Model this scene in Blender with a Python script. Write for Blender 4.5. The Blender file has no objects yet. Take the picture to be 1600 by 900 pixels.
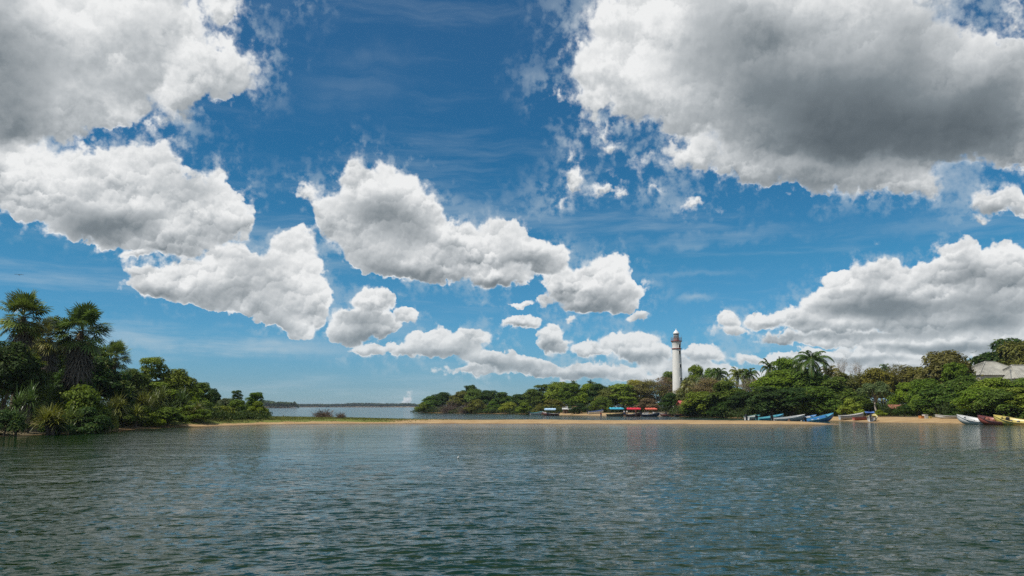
import bpy, bmesh, math, random
import numpy as np
from math import radians as R, sin, cos, pi, sqrt, atan2, asin, degrees

S = bpy.context.scene
COL = S.collection

# ------------------------------------------------------------------ camera
CAM_H = 2.7
FPX = 1244.0            # focal length in pixels of a 1600 px wide frame (28 mm)
HZN = 635.0             # row of the horizon
PITCH = math.atan((HZN - 450.0) / FPX)
cam_data = bpy.data.cameras.new("camera")
cam_data.sensor_width = 36.0
cam_data.lens = FPX / 1600.0 * 36.0
cam_data.clip_start = 0.2
cam_data.clip_end = 30000.0
cam = bpy.data.objects.new("camera", cam_data)
COL.objects.link(cam)
cam.location = (0, 0, CAM_H)
cam.rotation_euler = (pi / 2 + PITCH, 0, 0)
S.camera = cam

# ------------------------------------------------------------------ light and exposure
SUN_EL = R(56)
SUN_AZ = R(-118)         # measured from straight ahead, negative is left
sdir = (sin(SUN_AZ) * cos(SUN_EL), cos(SUN_AZ) * cos(SUN_EL), sin(SUN_EL))
sun_data = bpy.data.lights.new("sun", 'SUN')
sun_data.energy = 4.5
sun_data.angle = R(0.53)
sun_data.color = (1.0, 0.95, 0.87)
sun = bpy.data.objects.new("sun", sun_data)
COL.objects.link(sun)
from mathutils import Vector, Matrix, noise as mnoise
sun.rotation_euler = (-Vector(sdir)).to_track_quat('-Z', 'Y').to_euler()
sun.location = (0, 0, 60)

S.view_settings.view_transform = 'Standard'
S.view_settings.look = 'None'
S.view_settings.gamma = 1.0
S.view_settings.exposure = 0.0
S.view_settings.use_curve_mapping = False
S.render.engine = 'CYCLES'
cy = S.cycles
cy.use_adaptive_sampling = True
cy.adaptive_threshold = 0.01
cy.adaptive_min_samples = 72
cy.use_denoising = False
cy.max_bounces = 6
cy.diffuse_bounces = 3
cy.glossy_bounces = 3
cy.transmission_bounces = 3
cy.transparent_max_bounces = 12
cy.volume_bounces = 0
cy.caustics_reflective = False
cy.caustics_refractive = False
cy.sample_clamp_indirect = 6.0


def px_dir(x, y):
    """world direction of a pixel of the 1600x900 frame"""
    a, b = (x - 800.0) / FPX, (450.0 - y) / FPX
    v = Vector((a, cos(PITCH) - b * sin(PITCH), sin(PITCH) + b * cos(PITCH)))
    return v.normalized()


def px_azel(x, y):
    d = px_dir(x, y)
    return degrees(atan2(d.x, d.y)), degrees(asin(d.z))


class NT:
    """small node-tree builder"""
    def __init__(self, tree):
        self.t = tree
        self.n = tree.nodes
        self.l = tree.links

    def node(self, typ, **kw):
        nd = self.n.new(typ)
        for k, v in kw.items():
            setattr(nd, k, v)
        return nd

    def put(self, sock, v):
        if isinstance(v, bpy.types.NodeSocket):
            self.l.new(v, sock)
        elif v is not None:
            sock.default_value = v

    def m(self, op, a, b=None, c=None, clamp=False):
        nd = self.node('ShaderNodeMath', operation=op, use_clamp=clamp)
        self.put(nd.inputs[0], a)
        if b is not None: self.put(nd.inputs[1], b)
        if c is not None: self.put(nd.inputs[2], c)
        return nd.outputs[0]

    def v(self, op, a, b=None, scale=None):
        nd = self.node('ShaderNodeVectorMath', operation=op)
        self.put(nd.inputs[0], a)
        if b is not None: self.put(nd.inputs[1], b)
        if scale is not None: self.put(nd.inputs['Scale'], scale)
        return nd.outputs['Value'] if op in ('LENGTH', 'DOT_PRODUCT', 'DISTANCE') else nd.outputs[0]

    def sstep(self, x, a, b, lo=0.0, hi=1.0):
        nd = self.node('ShaderNodeMapRange', interpolation_type='SMOOTHSTEP')
        self.put(nd.inputs['Value'], x)
        self.put(nd.inputs['From Min'], a); self.put(nd.inputs['From Max'], b)
        self.put(nd.inputs['To Min'], lo); self.put(nd.inputs['To Max'], hi)
        return nd.outputs[0]

    def lstep(self, x, a, b, lo=0.0, hi=1.0):
        nd = self.node('ShaderNodeMapRange', interpolation_type='LINEAR')
        nd.clamp = True
        self.put(nd.inputs['Value'], x)
        self.put(nd.inputs['From Min'], a); self.put(nd.inputs['From Max'], b)
        self.put(nd.inputs['To Min'], lo); self.put(nd.inputs['To Max'], hi)
        return nd.outputs[0]

    def mix(self, f, a, b, blend='MIX'):
        nd = self.node('ShaderNodeMix', data_type='RGBA', blend_type=blend)
        self.put(nd.inputs[0], f); self.put(nd.inputs[6], a); self.put(nd.inputs[7], b)
        return nd.outputs[2]

    def noise(self, vec, scale, detail=4, rough=0.55, dim='3D', typ='FBM', lac=2.0, dist=0.0):
        nd = self.node('ShaderNodeTexNoise', noise_dimensions=dim, noise_type=typ)
        self.put(nd.inputs['Vector'], vec)
        nd.inputs['Scale'].default_value = scale
        nd.inputs['Detail'].default_value = detail
        nd.inputs['Roughness'].default_value = rough
        nd.inputs['Lacunarity'].default_value = lac
        nd.inputs['Distortion'].default_value = dist
        return nd

    def voronoi(self, vec, scale, detail=3, rough=0.5, smooth=0.4, dim='2D', feature='SMOOTH_F1', rand=1.0, full=False):
        nd = self.node('ShaderNodeTexVoronoi', voronoi_dimensions=dim, feature=feature)
        self.put(nd.inputs['Vector'], vec)
        nd.inputs['Scale'].default_value = scale
        nd.inputs['Detail'].default_value = detail
        nd.inputs['Roughness'].default_value = rough
        if feature == 'SMOOTH_F1':
            nd.inputs['Smoothness'].default_value = smooth
        nd.inputs['Randomness'].default_value = rand
        return nd if full else nd.outputs['Distance']


# ------------------------------------------------------------------ sky
world = bpy.data.worlds.new("World")
S.world = world
world.use_nodes = True
world.node_tree.nodes.clear()
W = NT(world.node_tree)

# cloud bodies: centre x, y, half width, half height, tilt (degrees, + is right end up), in 1600x900 sky rows
CLOUDS = [
    # upper left, ragged
    (110, 70, 190, 120, 0), (60, 150, 120, 80, 0), (40, 40, 220, 130, 0), (190, 60, 150, 95, 0), (335, 105, 72, 52, 10), (285, 150, 70, 42, 30), (110, 130, 120, 75, 0),
    (20, 185, 85, 60, 0), (345, 12, 38, 26, 30), (200, -60, 260, 90, 0), (175, 170, 40, 30, 0), (255, 185, 30, 16, -20),
    # second left
    (190, 278, 95, 62, -8), (310, 318, 88, 58, -12), (60, 285, 110, 62, -10), (-10, 250, 60, 45, 0), (190, 345, 130, 42, -6),
    (270, 372, 80, 30, -5), (350, 340, 48, 40, 0), (215, 395, 30, 10, 0), (150, 245, 55, 30, 10), (230, 240, 50, 26, 0),
    # third left
    (462, 380, 40, 24, 0), (455, 430, 58, 48, 0), (370, 425, 60, 45, -10), (330, 445, 90, 40, -10), (255, 440, 55, 28, -10), (430, 478, 70, 34, -15),
    (480, 470, 38, 44, 0), (465, 512, 32, 18, -30), (375, 385, 20, 12, 0), (225, 425, 24, 14, 0),
    # central towers
    (552, 278, 26, 30, 0), (590, 305, 60, 46, 0), (632, 296, 38, 30, 0), (575, 345, 75, 50, 0), (640, 350, 62, 50, 0), (610, 395, 80, 40, -10),
    (665, 412, 80, 26, -5), (720, 380, 52, 34, 0), (790, 368, 40, 30, 0), (760, 395, 70, 32, 0), (835, 398, 48, 28, -10), (775, 430, 58, 22, 0),
    (868, 408, 26, 20, 0), (478, 303, 24, 13, 0), (497, 322, 24, 16, -30), (660, 320, 30, 22, 0), (520, 330, 34, 34, 0), (700, 425, 60, 16, 0),
    # right of centre
    (952, 420, 34, 24, 0), (930, 450, 78, 34, -5), (885, 445, 40, 28, 0), (965, 455, 38, 34, 0), (915, 478, 62, 14, -4), (985, 478, 20, 12, 0),
    (1000, 496, 22, 12, 20), (810, 475, 30, 7, 0), (848, 468, 20, 12, 0),
    # lower centre
    (583, 470, 40, 22, 0), (560, 505, 52, 26, 0), (545, 520, 36, 20, 0), (635, 494, 26, 13, -20), (600, 512, 34, 18, 0), (575, 545, 40, 12, 0),
    (625, 545, 34, 12, 0), (670, 530, 40, 16, 0), (735, 527, 34, 14, 0), (700, 545, 70, 20, 0), (775, 562, 60, 16, -5), (740, 578, 50, 8, 0), (840, 575, 60, 16, -5),
    (905, 580, 55, 14, 0), (860, 520, 24, 18, 0), (866, 535, 34, 14, 0), (810, 503, 32, 9, 0), (888, 499, 10, 6, 0), (985, 540, 50, 20, 0), (1010, 555, 50, 16, 0),
    (925, 548, 34, 10, -5), (935, 578, 40, 10, 0), (975, 585, 50, 12, 0), (1030, 590, 50, 10, 0),
    (1090, 555, 44, 12, 0), (1060, 575, 70, 16, 0), (1130, 585, 60, 14, 0), (635, 623, 13, 6, 20),
    # right bank
    (1495, 392, 34, 22, 0), (1570, 398, 50, 22, 0), (1540, 430, 90, 44, 0), (1378, 420, 34, 22, 0), (1400, 450, 80, 38, 0), (1330, 450, 48, 24, 0), (1310, 478, 70, 28, 0),
    (1460, 430, 50, 28, 0), (1240, 493, 40, 14, 0), (1195, 500, 34, 14, 0), (1138, 500, 18, 16, 0), (1145, 515, 26, 10, 0), (1300, 505, 90, 18, 0), (1440, 490, 130, 34, 0),
    (1560, 490, 100, 50, 0), (1225, 528, 50, 11, 0), (1310, 530, 90, 14, 0), (1460, 535, 140, 26, 0), (1610, 540, 90, 46, 0), (1180, 562, 46, 9, 0),
    (1270, 560, 80, 16, 0), (1400, 572, 120, 20, 0), (1540, 590, 160, 26, 0), (1240, 590, 120, 14, 0), (1360, 555, 70, 14, 0),
    (1560, 318, 52, 24, 8), (1610, 320, 40, 26, 0), (1525, 345, 16, 7, 0),
    # upper right
    (1230, 20, 130, 70, 0), (1340, 20, 110, 60, 0), (1270, 120, 240, 120, 0), (1450, 160, 170, 100, 0), (1230, 210, 150, 60, 0), (985, 30, 80, 60, 0), (945, 110, 54, 56, 0), (1000, 130, 80, 62, 0), (930, 160, 34, 26, 0), (1120, 60, 190, 110, 0), (1150, 150, 150, 80, 0), (1330, 90, 130, 120, 0),
    (1400, 170, 200, 105, 0), (1520, 150, 120, 80, 0), (1590, 110, 90, 60, 0), (1560, 200, 130, 66, 0), (1090, 240, 52, 30, 8), (1180, 255, 90, 34, -8), (1280, 270, 90, 34, -5),
    (1390, 275, 90, 36, 0), (1450, 290, 32, 24, 0), (1200, -60, 320, 90, 0), (1440, 0, 40, 22, 0), (1590, 16, 42, 14, -10), (1420, 45, 40, 30, 0),
    (945, 200, 14, 10, 0), (948, 222, 18, 12, 0), (895, 248, 9, 14, 0), (903, 282, 16, 14, -30), (935, 297, 36, 9, 5), (875, 312, 16, 6, 20), (970, 300, 16, 6, 0),
    (1030, 299, 8, 6, 0), (1085, 322, 20, 8, 0), (862, 152, 10, 7, -40), (1022, 250, 14, 5, 0),
]
# thick parts, their shade painted into the cloud colour: centre, half sizes, how dark
SHADE_PARTS = [
    (1330, 190, 230, 100, .92), (1540, 190, 150, 70, .75), (1200, 100, 130, 100, .55), (1400, 90, 120, 90, .5), (1230, 290, 130, 26, .35), (1380, 225, 170, 60, .5), (1110, 60, 90, 90, .3),
    (1600, 110, 70, 70, .35),
    (0, 110, 100, 120, .50), (30, 30, 110, 60, .25), (10, 190, 80, 50, .38), (110, 100, 120, 70, .22), (230, 60, 70, 40, .18), (170, 350, 80, 30, .62), (225, 345, 50, 22, .3), (290, 290, 60, 34, .35), (250, 385, 90, 20, .3), (120, 345, 60, 30, .3),
    (615, 345, 62, 36, .60), (575, 325, 50, 30, .32), (640, 375, 50, 30, .25), (650, 430, 110, 17, .5), (700, 400, 40, 30, .25), (830, 412, 60, 22, .35), (770, 445, 60, 12, .45), (600, 400, 60, 30, .2),
    (400, 425, 60, 30, .3), (440, 470, 70, 30, .25), (350, 460, 90, 22, .25), (255, 455, 50, 14, .3), (420, 510, 60, 16, .3),
    (925, 484, 80, 17, .6), (960, 462, 50, 22, .35), (880, 465, 40, 14, .25), (1004, 500, 20, 8, .3),
    (570, 500, 52, 20, .5), (560, 530, 52, 14, .4), (690, 555, 90, 14, .35), (780, 572, 90, 12, .45), (860, 540, 34, 12, .5), (900, 588, 90, 9, .4), (1000, 562, 70, 11, .5), (810, 510, 30, 5, .4), (925, 560, 30, 8, .4),
    (1090, 565, 60, 10, .35), (735, 540, 40, 10, .3),
    (1400, 478, 120, 26, .75), (1520, 430, 60, 24, .45), (1560, 480, 90, 34, .5), (1320, 490, 80, 14, .45), (1240, 507, 60, 7, .35), (1300, 525, 160, 9, .5), (1450, 515, 160, 12, .5), (1480, 545, 180, 9, .55), (1330, 562, 180, 6, .4),
    (1500, 575, 200, 10, .4), (1600, 440, 50, 30, .4), (1370, 440, 40, 20, .25), (1570, 335, 60, 10, .4), (1560, 505, 60, 10, .3), (1200, 540, 60, 8, .3),
]


def build_world():
    tc = W.node('ShaderNodeTexCoord')
    d = tc.outputs['Generated']
    sep = W.node('ShaderNodeSeparateXYZ'); W.put(sep.inputs[0], d)
    az = W.m('MULTIPLY', W.m('ARCTAN2', sep.outputs[0], sep.outputs[1]), 180 / pi)
    el = W.m('MULTIPLY', W.m('ARCSINE', sep.outputs[2]), 180 / pi)
    cmb = W.node('ShaderNodeCombineXYZ'); W.put(cmb.inputs[0], az); W.put(cmb.inputs[1], el)
    P = cmb.outputs[0]                                    # sky position in degrees
    hi = W.sstep(el, 6.0, 24.0)                           # nearness of the cloud: high ones are near and large
    # domain warp in degrees
    w1 = W.noise(P, 0.22, 2.0, 0.5, dim='2D').outputs['Color']
    w1 = W.v('SUBTRACT', w1, (0.5, 0.5, 0.5))
    w1 = W.v('SCALE', w1, scale=W.lstep(hi, 0, 1, 0.8, 2.6))
    w2 = W.noise(W.v('ADD', P, (31.7, 11.3, 0)), 0.9, 3.0, 0.55, dim='2D').outputs['Color']
    w2 = W.v('SUBTRACT', w2, (0.5, 0.5, 0.5))
    w2 = W.v('SCALE', w2, scale=W.lstep(hi, 0, 1, 1.1, 2.4))
    w1 = W.v('MULTIPLY', w1, (1, 1, 0)); w2 = W.v('MULTIPLY', w2, (1, 1, 0))
    Q = W.v('ADD', W.v('ADD', P, w1), w2)

    def ellipse_len(x, y, rx, ry, rot, vec, B=W):
        a0, e0 = px_azel(x, y)
        a1, e1 = px_azel(x + 1, y); sx = math.hypot(a1 - a0, e1 - e0)
        tl = math.atan2(e1 - e0, a1 - a0)
        a2, e2 = px_azel(x, y - 1); sy = math.hypot(a2 - a0, e2 - e0)
        mp = B.node('ShaderNodeMapping', vector_type='TEXTURE')
        B.put(mp.inputs['Vector'], vec)
        mp.inputs['Location'].default_value = (a0, e0, 0)
        mp.inputs['Rotation'].default_value = (0, 0, R(rot) + tl)
        mp.inputs['Scale'].default_value = (rx * sx, ry * sy, 1)
        return B.v('LENGTH', mp.outputs[0]), min(rx * sx, ry * sy), mp.outputs[0]

    def group(name, ins, outs):
        t = bpy.data.node_groups.new(name, 'ShaderNodeTree')
        for nm, ty in ins: t.interface.new_socket(nm, in_out='INPUT', socket_type=ty)
        for nm, ty in outs: t.interface.new_socket(nm, in_out='OUTPUT', socket_type=ty)
        G = NT(t)
        return G, G.node('NodeGroupInput').outputs, G.node('NodeGroupOutput').inputs

    FV, FF = 'NodeSocketVector', 'NodeSocketFloat'

    def bodies(clouds, q, sd, acc, wsum):
        """a handful of cloud bodies joined to the ones before"""
        G, gi, go = group('cloud_bodies', [('Vector', FV), ('SD', FF), ('Acc', FV), ('W', FF)], [('SD', FF), ('Acc', FV), ('W', FF)])
        v_, s_, a_, w_ = gi[0], gi[1], gi[2], gi[3]
        for c in clouds:
            ln, r, loc = ellipse_len(*c, v_, G)
            s_ = G.m('SMOOTH_MIN', s_, G.m('MULTIPLY_ADD', ln, r, -r), min(1.5, max(.25, r * .35)))
            w = G.m('MAXIMUM', G.m('MULTIPLY_ADD', ln, -0.8, 1.0), 0.0)
            w = G.m('MULTIPLY', w, w)
            a_ = G.v('ADD', a_, G.v('SCALE', loc, scale=w)); w_ = G.m('ADD', w_, w)
        G.put(go[0], s_); G.put(go[1], a_); G.put(go[2], w_)
        nd = W.node('ShaderNodeGroup'); nd.node_tree = G.t
        for k_, x_ in enumerate((q, sd, acc, wsum)): W.put(nd.inputs[k_], x_)
        return nd.outputs[0], nd.outputs[1], nd.outputs[2]

    def painted_shade(parts, q, th):  # shade of the thick parts, painted on as soft dark ellipses
        G, gi, go = group('cloud_shade', [('Vector', FV), ('T', FF)], [('T', FF)])
        v_, t_ = gi[0], gi[1]
        for (x, y, rx, ry, k) in parts:
            ln, r, loc = ellipse_len(x, y, rx * 1.35, ry * 1.35, 0, v_, G)
            t_ = G.m('MULTIPLY', t_, G.sstep(ln, 1.0, 0.1, 1.0, 1.0 - k))
        G.put(go[0], t_)
        nd = W.node('ShaderNodeGroup'); nd.node_tree = G.t
        W.put(nd.inputs[0], q); W.put(nd.inputs[1], th)
        return nd.outputs[0]

    def after(vec, val):
        # same vector, but evaluated after val: keeps the shader's working memory small
        return W.v('SCALE', vec, scale=W.m('MULTIPLY_ADD', val, 1e-9, 1.0))

    # generic cumulus for the rest of the sky
    far = W.m('MAXIMUM', W.sstep(W.m('ABSOLUTE', az), 36.0, 50.0), W.sstep(el, 31.0, 40.0))
    gn = W.noise(W.v('MULTIPLY', d, (1.0, 1.0, 2.2)), 2.6, 4.0, 0.5).outputs['Fac']
    gsd = W.m('MULTIPLY_ADD', gn, -34.0, 17.3)
    gsd = W.m('ADD', gsd, W.m('MULTIPLY_ADD', far, -40.0, 40.0))
    gth = W.m('MULTIPLY', far, W.sstep(gn, .5, .72))

    step = W.node('ShaderNodeCombineXYZ')
    W.put(step.inputs[0], W.lstep(hi, 0, 1, -0.06, -0.14)); W.put(step.inputs[1], W.lstep(hi, 0, 1, 0.18, 0.42))
    # puffs: billows at several sizes; each is a rounded cell painted brighter on its sunward side
    def cells(off, scale, smooth):
        v = W.v('ADD', v0, off)
        nd = W.voronoi(v, scale, 0.0, 0.5, smooth, full=True)
        r = W.v('SUBTRACT', v, nd.outputs['Position'])
        lit = W.m('MULTIPLY', W.v('DOT_PRODUCT', r, (-0.30, 0.95, 0)), scale)
        return nd.outputs['Distance'], lit

    v0 = W.v('ADD', P, W.v('SCALE', w2, scale=0.40))
    v0 = W.v('ADD', v0, W.v('SCALE', w1, scale=0.25))
    w3 = W.noise(W.v('ADD', P, (5.7, 61.3, 0)), 1.9, 3.0, 0.6, dim='2D').outputs['Color']
    w3 = W.v('SCALE', W.v('SUBTRACT', w3, (0.5, 0.5, 0.5)), scale=W.lstep(hi, 0, 1, 0.55, 1.1))
    v0 = W.v('ADD', v0, W.v('MULTIPLY', w3, (1, 1, 0)))
    bigd, bigl = cells((0, 0, 0), 0.25, .5)
    midd, midl = cells((7.7, 3.1, 0), 0.55, .5)
    smld, smll = cells((2.9, 9.2, 0), 1.35, .5)
    fine = W.noise(P, 1.3, 6.0, 0.58, dim='2D').outputs['Fac']
    fine = W.m('SUBTRACT', fine, 0.5)
    pa = W.m('MULTIPLY', W.m('SUBTRACT', 0.5, bigd), W.lstep(hi, 0, 1, 0.3, 1.5))
    pb = W.m('MULTIPLY', W.m('SUBTRACT', 0.45, midd), W.lstep(hi, 0, 1, 0.9, 1.2))
    pd = W.m('MULTIPLY', W.m('SUBTRACT', 0.4, smld), W.lstep(hi, 0, 1, 0.55, 0.4))
    pc = W.m('MULTIPLY', fine, W.lstep(hi, 0, 1, 0.9, 3.0))
    edge = W.m('ADD', W.m('ADD', pa, pb), W.m('ADD', pc, pd))
    rel = W.m('MULTIPLY', bigl, W.lstep(hi, 0, 1, 0.05, 0.13))
    rel = W.m('ADD', rel, W.m('MULTIPLY', midl, W.lstep(hi, 0, 1, 0.20, 0.10)))
    rel = W.m('ADD', rel, W.m('MULTIPLY', smll, W.lstep(hi, 0, 1, 0.20, 0.04)))
    vary = W.noise(W.v('ADD', P, (71.0, 13.0, 0)), 0.32, 3.0, 0.6, dim='2D').outputs['Fac']
    rel = W.m('MULTIPLY', rel, W.lstep(vary, .36, .66, .25, 1.45))
    f2 = W.noise(W.v('ADD', P, step.outputs[0]), 1.3, 3.0, 0.58, dim='2D').outputs['Fac']
    rel = W.m('ADD', rel, W.m('MULTIPLY', W.m('SUBTRACT', fine, W.m('SUBTRACT', f2, 0.5)), W.lstep(hi, 0, 1, 0.24, 0.13)))
    patch = W.noise(W.v('ADD', v0, (3.3, 40.1, 0)), 0.13, 3.0, 0.5, dim='2D').outputs['Fac']
    fuzz = W.noise(W.v('ADD', P, (90.0, 20.0, 0)), 0.28, 1.0, 0.5, dim='2D').outputs['Fac']
    soft = W.m('MULTIPLY', W.lstep(hi, 0, 1, 0.55, 3.6), W.lstep(fuzz, 0.3, 0.7, 0.45, 1.6))
    Qs = W.v('ADD', P, W.v('SCALE', w1, scale=1.0))           # gentle warp for broad shade

    # high thin streaks
    mp = W.node('ShaderNodeMapping'); W.put(mp.inputs['Vector'], W.v('ADD', P, W.v('SCALE', w1, scale=.5)))
    mp.inputs['Rotation'].default_value = (0, 0, R(-7)); mp.inputs['Scale'].default_value = (0.05, 0.42, 1)
    ci = W.noise(mp.outputs[0], 1.0, 6.0, 0.6, dim='2D').outputs['Fac']
    ci2 = W.sstep(ci, 0.3, 0.62)
    ci = W.sstep(ci, 0.48, 0.85)
    ci = W.m('MULTIPLY', ci, W.sstep(el, 22.0, 10.0, 0.14, 0.50))

    sky = W.node('ShaderNodeTexSky', sky_type='NISHITA')
    sky.sun_disc = False
    sky.sun_elevation = SUN_EL
    sky.sun_rotation = SUN_AZ
    sky.altitude = 0
    sky.air_density = 1.0
    sky.dust_density = 0.0
    sky.ozone_density = 3.0
    # sky gradient painted in by elevation, clear saturated blue
    tr = W.node('ShaderNodeValToRGB')
    W.put(tr.inputs[0], W.m('MULTIPLY', el, 1 / 60.0))
    r = tr.color_ramp
    r.elements[0].position = 1.3 / 60; r.elements[0].color = (.31, .54, .84, 1)
    r.elements[1].position = 1.0; r.elements[1].color = (.40, .68, .85, 1)
    for p_, c_ in ((5.0, (.265, .62, .86)), (10.2, (.21, .63, .79)), (17.8, (.155, .57, .74)), (27, (.24, .62, .78))):
        e = r.elements.new(p_ / 60); e.color = c_ + (1,)
    skyc = W.v('SCALE', W.v('MULTIPLY', sky.outputs[0], tr.outputs[0]), scale=SKY_K)
    air = W.sstep(el, 9.0, 0.0, 0.0, 0.38)

    def region(clouds, thick, cirrus, q):
        """the sky with only these cloud bodies; regions are cut so that each holds a few"""
        sd = gsd; acc = (0, 0, 0); wsum = 0.0; qs = Qs
        for i in range(0, len(clouds), 8):
            if i: q = after(q, W.m('ADD', sd, W.m('ADD', wsum, W.v('DOT_PRODUCT', acc, (0, 1, 0)))))
            sd, acc, wsum = bodies(clouds[i:i + 8], q, sd, acc, wsum)
        th = W.m('SUBTRACT', 1.0, gth)
        for i in range(0, len(thick), 10):
            qs = after(qs, W.m('ADD', sd, th))
            th = painted_shade(thick[i:i + 10], qs, th)
        th = W.m('SUBTRACT', 1.0, th)
        veil = W.m('MULTIPLY', W.sstep(sd, W.lstep(hi, 0, 1, 1.2, 3.2), 0.0), W.sstep(W.m('ADD', fine, W.m('MULTIPLY', fuzz, 0.9)), 0.34, 0.72))
        c2 = W.m('MAXIMUM', ci, W.m('MULTIPLY', veil, 0.38))
        for (x, y, rx, ry, k, rt) in cirrus:
            ln, r, loc = ellipse_len(x, y, rx, ry, rt, q)
            c2 = W.m('MAXIMUM', c2, W.m('MULTIPLY', W.sstep(ln, 1.3, 0.0, 0.0, k), ci2))
        sd = W.m('MINIMUM', sd, W.m('MULTIPLY', sd, 5.0))
        body = W.m('SUBTRACT', W.lstep(hi, 0, 1, -0.18, -0.10), sd)
        t = W.m('ADD', edge, body)                            # depth into the cloud, degrees
        alpha = W.m('MULTIPLY', W.sstep(W.m('DIVIDE', t, soft), -0.22, 0.85), W.sstep(t, -0.2, W.lstep(hi, 0, 1, 0.8, 3.5), 0.8, 1.0))
        lum = W.m('MULTIPLY_ADD', W.sstep(t, 0.2, W.lstep(hi, 0, 1, 2.2, 6.0)), -0.08, 0.90)
        thk = W.m('MULTIPLY', th, W.sstep(body, 0.0, W.lstep(hi, 0, 1, 1.0, 2.5)))
        lum = W.m('MULTIPLY_ADD', thk, -0.66, lum)
        lum = W.m('MULTIPLY_ADD', W.m('SUBTRACT', patch, 0.5), -0.26, lum)
        lum = W.m('ADD', lum, W.m('MULTIPLY', rel, W.lstep(thk, 0, 0.8, 1.0, 0.22)))
        if clouds:
            ly = W.m('DIVIDE', W.v('DOT_PRODUCT', acc, (0, 1, 0)), W.m('ADD', wsum, 0.02))
            base = W.m('MULTIPLY', W.lstep(ly, 0.10, -0.60, 0.04, -0.26), W.m('SUBTRACT', 1.0, W.m('MULTIPLY', thk, 0.7)))  # shaded undersides and lighter tops painted into the cloud colour
            lum = W.m('ADD', lum, W.m('MULTIPLY', base, W.sstep(body, 0.0, W.lstep(hi, 0, 1, 0.6, 1.6))))
        lum = W.m('MINIMUM', W.m('MAXIMUM', lum, 0.12), 0.92)
        rampn = W.node('ShaderNodeValToRGB')
        W.put(rampn.inputs[0], lum)
        cr = rampn.color_ramp
        cr.elements[0].position = 0.10; cr.elements[0].color = (0.095, 0.120, 0.140, 1)
        cr.elements[1].position = 0.92; cr.elements[1].color = (0.86, 0.87, 0.87, 1)
        e = cr.elements.new(0.35); e.color = (0.20, 0.235, 0.26, 1)
        e = cr.elements.new(0.65); e.color = (0.50, 0.53, 0.55, 1)
        col = W.mix(c2, skyc, (0.50, 0.60, 0.66, 1))
        cloud = W.mix(air, rampn.outputs[0], (0.40, 0.50, 0.56, 1))
        col = W.mix(alpha, col, cloud)
        bg = W.node('ShaderNodeBackground')
        W.put(bg.inputs[0], W.v('SCALE', col, scale=1.0 / BG_STRENGTH))
        bg.inputs[1].default_value = BG_STRENGTH
        return bg.outputs[0]

    def choose(f, a, b):
        nd = W.node('ShaderNodeMixShader')
        W.put(nd.inputs[0], f); W.l.new(a, nd.inputs[1]); W.l.new(b, nd.inputs[2])
        return nd.outputs[0]

    CIRRUS = [(235, 510, 40, 12, .55, 0), (446, 541, 34, 8, .45, 0), (1088, 466, 34, 10, .5, 8), (1108, 502, 18, 8, .4, 0), (1120, 372, 260, 14, .32, 5), (1100, 425, 200, 8, .22, 2), (330, 535, 280, 26, .75, -4), (200, 505, 120, 12, .4, -3), (560, 130, 120, 60, .10, 10),
              (60, 370, 110, 14, .22, -6), (1450, 350, 150, 18, .18, 5), (300, 560, 300, 14, .25, 0)]
    cuts = [-400, 430, 840, 1210, 2000]
    shader = None
    for k in range(4):
        x0, x1 = cuts[k] - 95, cuts[k + 1] + 95
        cl = [c for c in CLOUDS if c[0] + c[2] > x0 and c[0] - c[2] < x1]
        tk = [c for c in SHADE_PARTS if c[0] + c[2] * 1.35 > x0 and c[0] - c[2] * 1.35 < x1]
        cs = [c for c in CIRRUS if c[0] + c[2] * 1.3 > x0 and c[0] - c[2] * 1.3 < x1]
        sh = region(cl, tk, cs, Q)
        if shader is None:
            shader = sh
        else:
            # an oblique cut of constant azimuth through the gap between cloud groups
            shader = choose(W.m('GREATER_THAN', az, px_azel(cuts[k], 400)[0]), shader, sh)
    wide = W.m('MAXIMUM', W.m('GREATER_THAN', W.m('ABSOLUTE', az), 50.0), W.m('GREATER_THAN', el, 41.0))
    shader = choose(wide, shader, region([], [], [], Q))
    low = W.node('ShaderNodeBackground')
    low.inputs[0].default_value = (1.0, 1.3, 1.4, 1); low.inputs[1].default_value = BG_STRENGTH
    shader = choose(W.m('LESS_THAN', el, -0.4), shader, low.outputs[0])
    out = W.node('ShaderNodeOutputWorld')
    W.l.new(shader, out.inputs[0])
    world.cycles.sampling_method = 'MANUAL'
    world.cycles.sample_map_resolution = 512


SKY_K = 0.10            # sky brightness
BG_STRENGTH = 0.10
build_world()

# ------------------------------------------------------------------ placing by direction and distance
def at(x, y, Y):
    """world point that lies Y metres ahead along the direction of a photo pixel"""
    a, b = (x - 800.0) / FPX, (450.0 - y) / FPX
    fwd = cos(PITCH) - b * sin(PITCH)
    return Vector((a * Y / fwd, Y, CAM_H + Y * (sin(PITCH) + b * cos(PITCH)) / fwd))


def row_y(y, z=0.0):
    """distance at which a level of height z shows in row y"""
    b = (450.0 - y) / FPX
    return (z - CAM_H) * (cos(PITCH) - b * sin(PITCH)) / (sin(PITCH) + b * cos(PITCH))


def shore(x, y):
    p = at(x, y, row_y(y))
    return (p.x, p.y)


def tag(o, label=None, cat=None, group=None, kind=None):
    if label: o["label"] = label
    if cat: o["category"] = cat
    if group: o["group"] = group
    if kind: o["kind"] = kind
    return o


def link(name, me, parent=None, mats=()):
    o = bpy.data.objects.new(name, me)
    COL.objects.link(o)
    for m_ in mats:
        if m_ is not None: me.materials.append(m_)
    if parent is not None: o.parent = parent
    return o


def empty(name, loc, rz=0.0, scale=None):
    o = bpy.data.objects.new(name, None)
    COL.objects.link(o)
    o.empty_display_size = 0.3
    o.location = loc
    o.rotation_euler = (0, 0, rz)
    if scale is not None: o.scale = scale
    return o


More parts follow.
